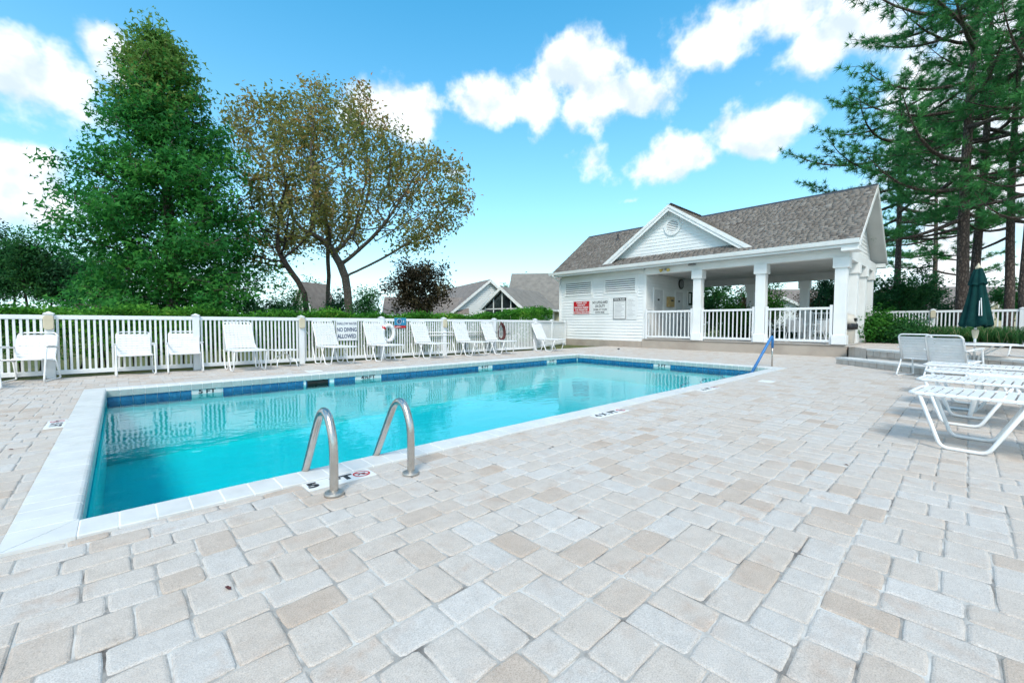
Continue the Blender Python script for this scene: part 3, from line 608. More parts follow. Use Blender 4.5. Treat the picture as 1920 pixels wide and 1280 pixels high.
# columns
def column(x, y, top, w=.165):
    c = P_(MB().box(x - w, x + w, y - w, y + w, .425, top), 'column', 'white_paint', bevel=.006)
    P_(MB().box(x - w - .055, x + w + .055, y - w - .055, y + w + .055, top - .36, top - .003), 'cap', 'white_paint', c, .008)
    P_(MB().box(x - w - .04, x + w + .04, y - w - .04, y + w + .04, .427, .74), 'base', 'white_paint', c, .008)
for y in (7.79, 5.40, YR + .02): column(FX + .02, y, 3.358)
for x in (19.6, 21.3, 23.0): column(x, YR - .02, 3.298)
for y in (7.6, 5.30): column(BX - .02, y, 3.138)
# railings
for (ya, yb) in ((7.97, YP - .03), (5.58, 7.61), (3.16, 5.22)):
    x = FX - .06; rl = P_(MB().box(x - .045, x + .045, ya + .09, yb - .09, 1.615, 1.70), 'railing', 'white_vinyl', bevel=.008)
    P_(MB().box(x - .035, x + .035, ya + .09, yb - .09, .49, .575), 'bottom_rail', 'white_vinyl', rl, .006)
    for yy in (ya + .045, yb - .045): P_(MB().box(x - .05, x + .05, yy - .045, yy + .045, .427, 1.77), 'newel', 'white_vinyl', rl, .008)
    n = 12; b_ = MB().box(-.019, .019, -.019, .019, .576, 1.614).mesh('baluster'); b_.materials.append(MAT['white_vinyl'])
    for k in range(n): link('baluster', b_, None, rl, (x, ya + .09 + (yb - ya - .18) * (k + .5) / n, 0))
# doors in the porch end wall
for (xa, xb) in ((18.58, 19.40), (20.72, 21.48)):
    y = YP - .022; d = P_(MB().box(xa, xb, y - .03, y, .43, 2.74), 'door', 'door_paint', bevel=.004)
    for (a, b, c, e) in ((xa - .11, xa, .43, 2.85), (xb, xb + .11, .43, 2.85), (xa, xb, 2.742, 2.85)): P_(MB().box(a, b, y - .045, y + .0, c, e), 'casing', 'white_paint', d, .004)
    for zz, hh in ((.62, .55), (1.30, .62), (2.05, .5)):
        for xx in (xa + .10, (xa + xb) / 2 + .04): P_(MB().box(xx, xx + (xb - xa) / 2 - .16, y - .042, y - .031, zz, zz + hh), 'door_panel', 'door_paint', d, .004)
    P_(MB().lathe([(.03, 0), (.02, .03), (.034, .05), (.034, .07), (.01, .085)], 10), 'handle', 'steel', d).matrix_local = Matrix.Translation(Vector((xb - .07, y - .03, 1.45))) @ Matrix.Rotation(R(90), 4, 'X')
    P_(MB().box((xa + xb) / 2 - .13, (xa + xb) / 2 + .05, y - .046, y - .043, 2.22, 2.31), 'name_plate', 'black_ink', d)
# steps up to the terrace on the right, running diagonally from the corner column
stp = thing('stone_steps', 'two tan block steps with pale paver treads beside the porch corner', 'steps', (14.7, 2.4, 0))
dd = Vector((-.70, -.714)); nd = Vector((.714, -.70)) * -1
nd = Vector((.72, -.69))
def strip(p0, L, dep, z0, z1, name, mat, parent, bevel=.006, frac=(0, 1)):
    a = Vector(p0) + dd * L * frac[0]; b = Vector(p0) + dd * L * frac[1]; c = b + nd * dep; d_ = a + nd * dep; m = MB()
    m.prism([(v.x - 14.7, v.y - 2.4) for v in (a, b, c, d_)], 2, z0, z1); return m.build(name, mat, parent, bevel)
for (p0, dep, z1, L) in (((14.80, 2.52), 2.2, .185, 6.0), ((15.95, 2.0), 1.6, .40, 6.0)):
    strip((p0[0] + nd.x * .03, p0[1] + nd.y * .03), L, dep, -.03, z1 - .05, 'riser_bed', 'step_block', stp, 0)
    nb = 26
    for k in range(nb):
        strip(p0, L, .12, .0 if z1 < .3 else .19, z1 - .062, 'riser_block', 'step_block', stp, .006, ((k + .02) / nb, (k + .98) / nb))
        strip((p0[0] - nd.x * .02, p0[1] - nd.y * .02), L, .42, z1 - .06, z1 + random.uniform(-.002, .002), 'tread_paver', 'coping', stp, .006, ((k + .015) / nb, (k + .985) / nb))
terr = struct(MB().prism([(17.75, 2.69), (16.0, 2.02), (16.0 + .3, 1.7), (12.2, -2.5), (12.2, -9), (40, -9), (40, 2.69)], 2, -.04, .392).build('terrace', 'concrete'))
terr.data.materials.clear(); terr.data.materials.append(MAT['step_block'])
# pavers on the terrace in front of the planting
tm = MB()
tv = bpy.data.meshes.new('x')
trs = []; tFV = []; tF = []; tr = []; o_ = 0
for i in range(90):
    for j in range(46):
        x = 14.0 + i * .16; y = 2.6 - j * .235 - (i % 2) * .11; s_ = (x - 16.2) * .70 + (y - 1.75) * -.714
        if (x - 15.95) * .72 + (y - 2.0) * -.69 < .45 or y > 2.55 and x > 17.6 or x - 20.4 + (y + .5) * -.9 > 0: continue
        if x > 24 or y < -8: continue
        V, F = paver_far(.157, .232, rng); tFV.append(V + np.array([x, y, .404])); rr = rng.random() * .6
        for f in F: tF.append(tuple(q + o_ for q in f)); tr.append(rr)
        o_ += len(V)
me = bpy.data.meshes.new('terrace_pavers'); me.from_pydata(np.concatenate(tFV).tolist(), [], tF); me.attributes.new('rnd', 'FLOAT', 'FACE').data.foreach_set('value', np.array(tr, np.float32)); me.materials.append(MAT['paver'])
tag(link('terrace_pavers', me, None, terr), kind='stuff')
bed = MB(); bed.add([(20.6, 2.69, .41), (40, 2.69, .45), (40, -9, .45), (13.0, -8.4, .41), (19.3, -1.1, .41), (21.5, .6, .41), (23.5, 2.69, .41)], [(0, 6, 1), (1, 6, 5), (1, 5, 4), (1, 4, 2), (2, 4, 3)]); struct(bed.build('mulch_bed', 'mulch'))

# ------------------------------------------------------------------ white picket fence round the pool
FY = 12.40; posts_x = [-3.35, -1.03, 1.31, 3.63, 5.95, 8.25, 10.54, 12.80]
def post_mesh(h=1.31, w=.065):
    m = MB(); m.box(-w, w, -w, w, -.03, h - .045); m.box(-w - .014, w + .014, -w - .014, w + .014, h - .045, h - .025)
    b = w + .008; m.add([(-b, -b, h - .025), (b, -b, h - .025), (b, b, h - .025), (-b, b, h - .025), (0, 0, h + .012)], [(0, 1, 4), (1, 2, 4), (2, 3, 4), (3, 0, 4)]); me = m.mesh('post'); me.materials.append(MAT['white_vinyl']); return me
PM = post_mesh(); PK = MB().box(-.0195, .0195, -.011, .011, .145, 1.165).mesh('picket', .002); PK.materials.append(MAT['white_vinyl'])
def fence_run(fence, a, b, n, z=0, skip_post=False, last=True, h=0):
    """one bay: rails, pickets, posts at the ends (coordinates relative to the fence origin)"""
    a, b = Vector(a), Vector(b); d = b - a; L = d.length; an = math.atan2(d.y, d.x); mid = (a + b) / 2
    if not skip_post: link('post', PM, None, fence, (a.x, a.y, z), (0, 0, an))
    if last: link('post', PM, None, fence, (b.x, b.y, z), (0, 0, an))
    MB().box(-L / 2 + .066, L / 2 - .066, -.026, .026, 1.165, 1.25).build('top_rail', 'white_vinyl', fence, .006, loc=(mid.x, mid.y, z), rot=(0, 0, an))
    MB().box(-L / 2 + .066, L / 2 - .066, -.026, .026, .055, .145).build('bottom_rail', 'white_vinyl', fence, .006, loc=(mid.x, mid.y, z), rot=(0, 0, an))
    for k in range(n):
        t_ = -L / 2 + .066 + (L - .132) * (k + .5) / n; q = mid + d.normalized() * t_; link('picket', PK, None, fence, (q.x, q.y, z), (0, 0, an))
fen = thing('picket_fence', 'long white vinyl picket fence behind the pool running to the pavilion wall', 'fence', (6, FY, 0))
for k in range(len(posts_x) - 1): fence_run(fen, (posts_x[k] - 6, 0), (posts_x[k + 1] - 6, 0), 25, skip_post=k > 0)
fence_run(fen, (12.80 - 6, 0), (15.2 - 6, 1.22), 26, skip_post=True); fence_run(fen, (15.2 - 6, 1.22), (17.68 - 6, 2.48), 26, skip_post=True)
fen2 = thing('picket_fence', 'white picket fence on the terrace beyond the closed umbrella', 'fence', (23, 1, .40))
ys = [4.9, 2.85, .95, -1.25, -3.5]
for k in range(4): fence_run(fen2, (0, ys[k] - 1), (0, ys[k + 1] - 1), 19, skip_post=k > 0)
fen3 = thing('picket_fence', 'near white fence end with tall lamp post at the right edge', 'fence', (19.3, -1.25, .40))
fence_run(fen3, (0, 0), (-1.0, -2.0), 22); fence_run(fen3, (-1.0, -2.0), (-2.0, -4.0), 22, skip_post=True)
lp = MB().prism([(-.075, -.12), (-.075, .09), (-.045, .13), (.045, .13), (.075, .09), (.075, -.12), (.045, -.155), (-.045, -.155)], 1, -.055, 0).mesh('post_lamp', .012); lp.materials.append(MAT['beige_plastic'])
for (x, y, z, rz, lab) in ((-1.03, FY - .068, 1.115, 0, 'oval beige lamp on the fence post beside the left chairs'), (3.63, FY - .068, 1.115, 0, 'oval beige lamp on the post left of the no diving sign'),
                           (8.25, FY - .068, 1.115, 0, 'oval beige lamp on the fence post amid the white chaises'), (22.93, .95, 1.515, -math.pi / 2, 'oval beige lamp on the terrace fence post near the umbrella'),
                           (19.22, -1.28, 1.515, -math.pi / 2, 'oval beige lamp on the fence post at the right edge')):
    tag(link('post_lamp', lp, None, None, (x, y, z), (0, 0, rz)), lab, 'lamp', 'oval lamps on the fence posts')

# ------------------------------------------------------------------ strap furniture
TR = .0155
def strap_mesh(w_, sw=.046, sag=.012, name='strap'):
    """one vinyl strap wrapped round two rails w_ apart"""
    m = MB(); h = sw / 2; r = TR + .0025; pr = []
    for a in (200, 150, 110, 90): pr.append((-w_ / 2 + r * math.cos(R(a)), r * math.sin(R(a))))
    for k in range(1, 6): t_ = k / 6; pr.append((-w_ / 2 + w_ * t_, r - sag * 4 * t_ * (1 - t_)))
    for a in (90, 70, 30, -20): pr.append((w_ / 2 + r * math.cos(R(a)), r * math.sin(R(a))))
    n = len(pr); vs = [(x, y, z) for (x, z) in pr for y in (-h, h)] + [(x, y, z - .004) for (x, z) in pr for y in (-h, h)]
    fs = [(2 * i, 2 * i + 2, 2 * i + 3, 2 * i + 1) for i in range(n - 1)] + [(2 * n + 2 * i, 2 * n + 2 * i + 1, 2 * n + 2 * i + 3, 2 * n + 2 * i + 2) for i in range(n - 1)]
    fs += [(2 * i, 2 * n + 2 * i, 2 * n + 2 * i + 2, 2 * i + 2) for i in range(n - 1)] + [(2 * i + 1, 2 * i + 3, 2 * n + 2 * i + 3, 2 * n + 2 * i + 1) for i in range(n - 1)]
    me = m.add(vs, fs).mesh(name); me.materials.append(MAT['white_strap']); return me
def along(p, q, t): return Vector(p) * (1 - t) + Vector(q) * t
def chaise(ang, label, SLEN=1.22, SH=.475, W=.64, BL=.78, woven=True):
    """foot end at y=0 pointing -y, length runs to +y; ang = back angle"""
    t = thing('chaise_lounge', label, 'chaise lounge', group='white strap chaise lounges'); w2 = W / 2
    MB().tube(fillet([(-w2, SLEN, SH), (-w2, 0, SH), (w2, 0, SH), (w2, SLEN, SH)], .07) + [], TR, 8).build('seat_frame', 'white_tube', t, smooth=True)
    MB().tube([(-w2, SLEN, SH), (w2, SLEN, SH)], TR, 8).build('cross_bar', 'white_tube', t, smooth=True)
    c, s = math.cos(ang), math.sin(ang); top = lambda d: (SLEN + d * c, SH + d * s)
    MB().tube(fillet([(-w2 + .03, *top(.01)), (-w2 + .03, *top(BL)), (w2 - .03, *top(BL)), (w2 - .03, *top(.01))], .08), TR, 8).build('back_frame', 'white_tube', t, smooth=True)
    for y0_ in (.20, SLEN - (.30 if SLEN > 1.1 else .20)):
        for sx in (-1, 1):
            x = sx * (w2 - .0)
            MB().tube(fillet([(x, y0_ - .13, SH - .006), (x, y0_ + .02, .016), (x, y0_ + .30, .016), (x, y0_ + .52, SH - .006)] if y0_ < .4 else [(x, y0_ - .18, SH - .012), (x, y0_ + .0, .016), (x, y0_ + .26, .016), (x, y0_ + .40, SH - .012)], .055), TR, 8).build('sled_leg', 'white_tube', t, smooth=True)
    MB().tube([(-w2, SLEN - .05, SH - .05), (-w2 + .03, SLEN + .28 * c, SH + .26 * s)] if ang > .3 else [(-w2, SLEN, SH), (-w2 + .02, SLEN + .1, SH)], .009, 6).build('back_strut', 'white_tube', t)
    MB().tube([(w2, SLEN - .05, SH - .05), (w2 - .03, SLEN + .28 * c, SH + .26 * s)] if ang > .3 else [(w2, SLEN, SH), (w2 - .02, SLEN + .1, SH)], .009, 6).build('back_strut', 'white_tube', t)
    sm = SM['chaise']; n = int((SLEN - .06) / .0665)
    for k in range(n): link('strap', sm, None, t, (0, .07 + k * .0665, SH))
    nb = int((BL - .07) / .0585)
    for k in range(nb): d = .05 + k * .0585; link('strap', SM['chaise_back'], None, t, (0, *top(d)), (ang, 0, 0))
    if woven:
        for k in range(7): x = -w2 + .10 + k * (W - .20) / 6; MB().box(-.022, .022, 0, BL - .02, -.002, .002).build('cross_strap', 'white_strap', t, loc=(x, *top(.02)), rot=(ang, 0, 0))
    return t
SM = {'chaise': strap_mesh(.64, .053, .005), 'chaise_back': strap_mesh(.58, .049, .003), 'chair': strap_mesh(.54, .052, .008), 'chair_back': strap_mesh(.54, .049, .003)}
def place(o, x, y, rz, z=0): o.location = (x, y, z); o.rotation_euler = (0, 0, rz); return o
# the row under the fence, backs against the pickets
row = [(2.17, 10.97, 2, 62, 'chaise lounge beside a small table, leftmost of the fence row'), (4.36, 11.10, 9, 68, 'chaise lounge just left of the no diving sign'), (5.74, 11.08, 6, 67, 'chaise lounge between the no diving sign and the blue sign'),
       (7.32, 11.08, 6, 67, 'chaise lounge just right of the blue sign on the fence'), (8.92, 11.05, 6, 68, 'chaise lounge under the rescue pole, right of the oval lamp'), (10.22, 11.05, 7, 66, 'chaise lounge left of the coiled red rope'), (12.85, 11.0, 4, 62, 'chaise lounge at the fence corner nearest the pavilion')]
for (x, y, rz, a, lab) in row: place(chaise(R(a), 'white strap ' + lab, SLEN=.97, BL=.74), x, y, R(rz))
# the row at the right edge, lying flat, feet to the pool
front = [(5.66, .33, 'white strap chaise lounge lying flat, nearest the camera at the right edge'), (7.02, .36, 'flat white strap chaise lounge, second from the camera at the right'), (8.30, .36, 'flat white strap chaise lounge, third from the camera at the right'), (9.55, .44, 'flat white strap chaise lounge nearest the umbrella table')]
for (x, y, lab) in front: place(chaise(R(4), lab, woven=False), x, y, math.pi - R(5))
def chair(label, group='white strap armchairs', rz=0, x=0, y=0, z=0, SH=.40, woven=True):
    """front faces -y"""
    t = thing('strap_armchair', label, 'armchair', (x, y, z), rz, group); w2 = .27
    A = (SH, .30); bt = (0.47, .90)      # back: from (y=.25, z=.36) to (y=.43, z=.90)
    MB().tube(fillet([(-w2, .245, .36), (-w2, .43, .90), (w2, .43, .90), (w2, .245, .36)], .08), TR, 8).build('back_frame', 'white_tube', t, smooth=True)
    MB().tube(fillet([(-w2, .25, .365), (-w2, -.23, SH + .02), (w2, -.23, SH + .02), (w2, .25, .365)], .06), TR, 8).build('seat_frame', 'white_tube', t, smooth=True)
    for s in (-1, 1):
        x_ = s * (w2 + .035)
        MB().tube(fillet([(x_, .36, .62), (x_, -.16, .645), (x_, -.30, .012), (x_, .38, .012), (x_ - s * .02, .22, .42)], .05), TR, 8).build('arm_and_sled', 'white_tube', t, smooth=True)
        MB().box(-.03, .03, -.18, .14, -.009, .009).build('arm_pad', 'white_tube', t, .006, loc=(x_, -.0, .658), rot=(R(-2.6), 0, 0))
        MB().tube([(x_, .36, .62), (s * w2, .335, .62)], .010, 6).build('arm_bracket', 'white_tube', t)
    a = math.atan2(.90 - .36, .43 - .245)
    for k in range(9): q = along((0, .245, .36), (0, .43, .90), (.06 + k * .054) / .571); link('strap', SM['chair_back'], None, t, q + Vector((0, 0, 0)), (a, 0, 0))
    for k in range(5 if woven else 0): MB().box(-.02, .02, 0, .50, -.002, .002).build('cross_strap', 'white_strap', t, loc=(-w2 + .09 + k * .09, .255, .385), rot=(a, 0, 0))
    for k in range(8): q = along((0, -.20, SH + .018), (0, .22, .368), k / 7); link('strap', SM['chair'], None, t, q, (R(-5), 0, 0))
    return t
chair('white strap armchair cut by the left edge of the picture', rz=R(24), x=-1.86, y=10.92)
chair('white strap armchair in front of the leftmost lamp post', rz=R(-14), x=-1.28, y=11.95)
chair('white strap armchair against the fence, left of the plain fence post', rz=R(2), x=.22, y=12.00)
chair('white strap armchair against the plain fence post, beside the lone chaise', rz=R(-3), x=1.06, y=11.98)
chair('white strap armchair with its back to the camera beside the umbrella table', rz=R(68), x=11.68, y=.16, woven=False)
chair('white strap armchair seen from the side, farther of two left of the umbrella table', rz=R(70), x=12.55, y=.62, woven=False)
chair('white strap armchair right of the umbrella table at the picture edge', rz=R(-133), x=14.45, y=-.98, woven=False)
for (x, y, a, lab) in ((19.6, 4.6, 90, 'white strap armchair on the porch behind the middle of the railing'), (20.9, 3.85, -60, 'white strap armchair on the porch beside the corner column'), (20.6, 5.5, 10, 'white strap armchair at the back of the porch table'), (19.4, 3.7, 150, 'white strap armchair on the porch just behind the right railing')):
    chair(lab, rz=R(a), x=x, y=y, z=.425)
def round_table(label, x, y, z, r=.61, h=.70, wood=False):
    t = thing('round_table', label, 'table', (x, y, z))
    MB().lathe([(r - .02, h - .035), (r, h - .028), (r, h - .006), (r - .012, h), (.03, h)], 40, cap=False).build('table_top', 'white_tube', t)
    MB().lathe([(.001, h - .034), (r - .02, h - .035)], 40, cap=False).build('table_underside', 'white_tube', t)
    for k in range(4):
        a = R(30 + 90 * k); d = Vector((math.cos(a), math.sin(a), 0))
        MB().tube(fillet([d * .50 + Vector((0, 0, h - .04)), d * .10 + Vector((0, 0, .42)), d * .12 + Vector((0, 0, .22)), d * .50 + Vector((0, 0, .012))], .22, 8), .016, 8).build('leg', 'white_tube', t, smooth=True)
    MB().lathe([(.05, .1), (.05, .16)], 14).build('hub', 'white_tube', t)
    return t
round_table('round white table under the closed green umbrella', 13.78, -.11, 0, .62, .70)
round_table('round white table among armchairs on the pavilion porch', 20.2, 4.5, .425, .6, .70)
def side_table(label, x, y, rz, s=.25, h=.44):
    t = thing('side_table', label, 'side table', (x, y, 0), rz)
    m = MB().box(-s, s, -s, s, h - .03, h); m.build('table_top', 'white_tube', t, .008)
    for sx in (-1, 1):
        MB().tube(fillet([(sx * (s - .03), -s + .02, .0), (sx * (s - .03), -s + .04, .12), (sx * .05, 0, h - .10), (sx * (s - .03), s - .04, .12), (sx * (s - .03), s - .02, 0)], .08), .013, 8).build('leg', 'white_tube', t, smooth=True)
    MB().tube([(-.05, 0, h - .10), (.05, 0, h - .10)], .013, 8).build('brace', 'white_tube', t); MB().tube([(0, 0, h - .10), (0, 0, h - .03)], .02, 8).build('stem', 'white_tube', t)
    return t
side_table('small square white side table by the fence, right of the low chaise', 3.02, 11.75, R(4), .26)
t = thing('side_table', 'low white plastic table between the flat chaises at the right edge', 'side table', (7.72, -.30, 0), R(-5))
MB().box(-.26, .26, -.30, .30, .44, .47).build('table_top', 'white_tube', t, .01)
for sx in (-1, 1):
    for sy in (-1, 1): MB().tube([(sx * .20, sy * .24, 0), (sx * .17, sy * .17, .44)], [.022, .030], 10).build('leg', 'white_tube', t)
MB().box(-.15, .15, -.008, .008, .36, .44).build('rib', 'white_tube', t)
# closed umbrella through the table
u = thing('closed_umbrella', 'closed dark green patio umbrella standing through the white table', 'umbrella', (13.80, -.10, 0))
MB().tube([(0, 0, .02), (0, 0, 2.36)], .021, 12).build('pole', 'white_tube', u, smooth=True)
MB().lathe([(.012, 2.30), (.05, 2.33), (.052, 2.36), (.028, 2.39), (.02, 2.41), (.008, 2.45)], 14).build('finial', 'beige_plastic', u, smooth=True)
MB().lathe([(.028, .80), (.038, .83), (.055, .93), (.055, .99), (.034, 1.0)], 8).build('crank_housing', 'beige_plastic', u, smooth=False)
def canopy(prof, folds, name, depth):
    m = MB(); seg = folds * 8; vs = []
    for (r, z) in prof:
        for k in range(seg):
            a = 2 * math.pi * k / seg; f = abs(math.sin(a * folds / 2 + .3 * math.sin(3 * a))); rr = .77 * r * (1 - depth * (1 - f) ** 1.2) * (1 + .07 * math.sin(2 * a + 1) + .03 * math.sin(5 * a + z * 3)); vs.append((rr * math.cos(a), rr * math.sin(a), z - .05 * (1 - f) * (r / .36) + .02 * math.sin(a * 2)))
    n = len(prof); fs = [(i * seg + k, i * seg + (k + 1) % seg, (i + 1) * seg + (k + 1) % seg, (i + 1) * seg + k) for i in range(n - 1) for k in range(seg)]
    return m.add(vs, fs).build(name, 'umbrella_fabric', u, smooth=True)
canopy([(.05, 2.32), (.10, 2.25), (.15, 2.05), (.19, 1.85), (.25, 1.6), (.31, 1.38), (.36, 1.20), (.385, 1.10), (.35, 1.085)], 8, 'canopy', .34)
canopy([(.04, 2.345), (.10, 2.30), (.16, 2.15), (.20, 2.03), (.215, 1.99)], 8, 'vent_flap', .25)
MB().tube([(-.19, -.06, 1.68), (-.225, -.07, 1.5), (-.27, -.08, 1.30), (-.265, -.04, 1.30), (-.20, -.04, 1.62)], .008, 6).build('tie_cord', 'white_strap', u)
# ladder rails
for (x, lab) in ((.98, 'curved steel pool ladder rail standing on the 5 FT marker'), (1.53, 'curved steel pool ladder rail farther from the 5 FT digit')):
    t = thing('ladder_rail', lab, 'ladder rail', (x, 2.735, 0), group='pool ladder rails')
    pts = [(0, 0, .0), (0, 0, .30), (0, .03, .41), (0, .085, .49), (0, .155, .515), (0, .23, .485), (0, .31, .39), (0, .47, .16), (0, .62, -.06), (0, .68, -.16), (0, .70, -.30), (0, .70, -1.2)]
    sm_ = []
    for i in range(len(pts) - 1):       # Catmull-Rom through the bend
        p0, p1, p2, p3 = (Vector(pts[max(0, i - 1)]), Vector(pts[i]), Vector(pts[i + 1]), Vector(pts[min(len(pts) - 1, i + 2)]))
        for q in range(5):
            s = q / 5; sm_.append(.5 * ((2 * p1) + (p2 - p0) * s + (2 * p0 - 5 * p1 + 4 * p2 - p3) * s * s + (3 * p1 - p0 - 3 * p2 + p3) * s ** 3))
    MB().tube(sm_ + [Vector(pts[-1])], .0272, 16).build('tube', 'steel', t, smooth=True)
    MB().lathe([(.060, .0), (.062, .012), (.058, .022), (.040, .030), (.026, .032)], 24).build('escutcheon', 'escutcheon', t, smooth=False)
t = thing('pool_handrail', 'handrail with blue sleeve over a steel post at the pool entry steps', 'handrail', (12.6, 3.50, 0))
MB().tube([(0, 0, -.02), (0, 0, .60)], .020, 12).build('post', 'steel', t, smooth=True)
MB().tube([Vector((0, 0, .48))] + fillet([(0, 0, .50), (0, 0, .83), (-1.55, .12, -.30)], .14, 6)[1:-1] + [Vector((-1.22, .10, -.10))], .032, 12).build('sleeve', 'blue_sleeve', t, smooth=True)
MB().tube([(-1.22, .10, -.10), (-1.55, .12, -.30), (-1.6, .12, -.8)], .022, 10).build('rail_end', 'steel', t, smooth=True)
# ------------------------------------------------------------------ signs and fittings
def wall_sign(name, label, ya, yb, za, zb, mat): 
    t = thing(name, label, 'sign', (FX - .03, (ya + yb) / 2, (za + zb) / 2)); hw, hh = (yb - ya) / 2, (zb - za) / 2
    MB().box(-.018, -.004, -hw, hw, -hh, hh).build('board', mat, t, .004); return t, hw, hh
RW = (R(90), 0, R(-90))
t, hw, hh = wall_sign('red_sign', 'red no smoking notice with white letters on the pavilion wall', 13.36, 14.45, 1.60, 2.31, 'red_sign')
for (a, b, c, d) in ((-hw, hw, hh - .03, hh), (-hw, hw, -hh, -hh + .03), (-hw, -hw + .03, -hh + .03, hh - .03), (hw - .03, hw, -hh + .03, hh - .03)): MB().box(-.0215, -.0185, a, b, c, d).build('border', 'white_sign', t)
for k, s in enumerate(('THANK YOU', 'FOR NOT', 'SMOKING INSIDE', 'THE PERIMETER', 'OF POOL FENCING')): text(s, .125, 'white_sign', t, (-.0205, 0, .25 - .125 * k), RW, off=.003, sx=.95)
t, hw, hh = wall_sign('lifeguard_sign', 'white no lifeguard on duty sign right of the red notice', 12.18, 13.27, 1.60, 2.32, 'white_sign')
for k, (s, z_) in enumerate((('NO LIFEGUARD', .225), ('ON DUTY', .035))): text(s, .19, 'black_ink', t, (-.0195, 0, z_), RW, off=.004, sx=.70)
for s, z_ in (('SWIM AT YOUR', -.14), ('OWN RISK', -.275)): text(s, .145, 'black_ink', t, (-.0195, 0, z_), RW, off=.002, sx=.80)
t, hw, hh = wall_sign('pool_rules_board', 'grey framed pool rules board with a black heading', 11.22, 11.94, 1.33, 2.37, 'white_sign')
MB().box(-.022, -.0185, -hw, hw, hh - .15, hh).build('heading', 'black_ink', t); text('POOL RULES', .115, 'white_sign', t, (-.0235, 0, hh - .075), RW, off=.003, sx=.92)
for (a, b, c, d) in ((-hw, -hw + .035, -hh, hh - .15), (hw - .035, hw, -hh, hh - .15), (-hw + .035, hw - .035, -hh, -hh + .035)): MB().box(-.024, -.0185, a, b, c, d).build('frame', 'grey_ink', t)
for k in range(13):
    L = random.uniform(.18, .28); MB().box(-.0195, -.0186, .28 - 2 * L, .28, .30 - k * .06, .314 - k * .06).build('text_line', 'grey_ink', t)
t, hw, hh = wall_sign('rules_sheet', 'plain white notice sheet right of the pool rules board', 10.63, 11.19, 1.31, 2.38, 'white_sign')
for k in range(14): L = random.uniform(.12, .22); MB().box(-.0195, -.0186, .23 - 2 * L, .23, .40 - k * .06, .41 - k * .06).build('text_line', 'grey_ink', t)
t = thing('no_diving_sign', 'white shallow water no diving allowed sign on the picket fence', 'sign', (4.865, FY - .03, .89))
MB().box(-.31, .31, -.012, 0, -.295, .295).build('board', 'white_sign', t, .003)
text('SHALLOW WATER', .105, 'navy_ink', t, (0, -.0135, .20), (R(90), 0, 0), off=.001, sx=.66); text('NO DIVING', .165, 'navy_ink', t, (0, -.0135, .02), (R(90), 0, 0), off=.004, sx=.68); text('ALLOWED', .165, 'navy_ink', t, (0, -.0135, -.17), (R(90), 0, 0), off=.004, sx=.70)
t = thing('blue_sign', 'small blue and red notice with round symbol on the fence top rail', 'sign', (6.58, FY - .03, 1.115))
MB().box(-.205, .205, -.012, 0, -.075, .16).build('blue_panel', 'blue_sign', t, .004); MB().box(-.20, .20, -.012, 0, -.16, -.085).build('red_panel', 'red_sign', t, .004)
def ring_y(r0, r1, x, z, name, mat, par, y=-.0135, n=24):
    m = MB(); m.add([(x + r * math.cos(2 * math.pi * k / n), y, z + r * math.sin(2 * math.pi * k / n)) for r in (r0, r1) for k in range(n)], [(k, (k + 1) % n, n + (k + 1) % n, n + k) for k in range(n)]); return m.build(name, mat, par)
ring_y(.001, .075, -.04, .05, 'disc', 'navy_ink', t); ring_y(.075, .085, -.04, .05, 'ring', 'white_sign', t); MB().box(-.052, -.030, -.0155, -.0138, .0, .10).build('figure', 'blue_sign', t); MB().box(-.03, .02, -.0155, -.0138, .035, .055).build('figure', 'blue_sign', t)
MB().prism([(.10, .045), (.115, .10), (.13, .045), (.115, -.0)], 1, -.0145, -.0125).build('pointer', 'white_sign', t); MB().prism([(-.18, -.13), (-.05, -.105), (.02, -.115), (.02, -.125), (-.05, -.125), (-.18, -.145)], 1, -.0145, -.0125).build('swoosh', 'white_sign', t)
# life ring in a white cover, rescue poles, rope
t = thing('life_ring', 'white life ring with red patch hanging on the fence', 'life ring', (6.13, FY - .10, .80), 0)
n = 28; MB().tube([(.185 * math.cos(2 * math.pi * k / n), 0, .245 * math.sin(2 * math.pi * k / n)) for k in range(n)], .062, 12, closed=True).build('ring', 'white_strap', t, smooth=True)
for a in (50, 140, 230, 320):
    pts = [(.185 * math.cos(R(a + q)), 0, .245 * math.sin(R(a + q))) for q in (-9, -3, 3, 9)]; MB().tube(pts, .065, 12).build('band', 'red_ink' if a == 140 else 'white_sign', t, smooth=True)
MB().tube(fillet([(-.19, -.03, .16), (-.10, -.04, .31), (-.04, -.03, .42), (.05, .03, .42)], .05), .012, 6).build('rope', 'white_strap', t)
for (z, x0_, x1_, lab) in ((.80, 7.45, 11.35, 'long white rescue pole along the fence, upper of two'), (.70, 7.25, 10.2, 'long white rescue pole along the fence, lower of two')):
    t = thing('rescue_pole', lab, 'pole', (x0_, FY - .07, z)); MB().tube([(0, 0, 0), (x1_ - x0_, 0, 0)], .016, 8).build('shaft', 'white_tube', t, smooth=True); MB().tube([(-.25, 0, .0), (0, 0, 0)], .012, 8).build('tip', 'white_tube', t, smooth=True)
    for f in (.25, .75): MB().tube([((x1_ - x0_) * f, .05, -.03), ((x1_ - x0_) * f, -.02, -.03), ((x1_ - x0_) * f, -.03, .02)], .008, 6).build('hook', 'white_tube', t)
t = thing('coiled_rope', 'coil of dark red rope hanging on the fence', 'rope', (10.83, FY - .10, .80))
for k in range(6): MB().tube([((.13 + .012 * k) * math.cos(2 * math.pi * q / 20) * (1 - .25 * math.sin(2 * math.pi * q / 20)), -.012 * k + .02, (.27 + .012 * k) * math.sin(2 * math.pi * q / 20)) for q in range(20)], .013, 6, closed=True).build('loop', 'rope_red', t, smooth=True)
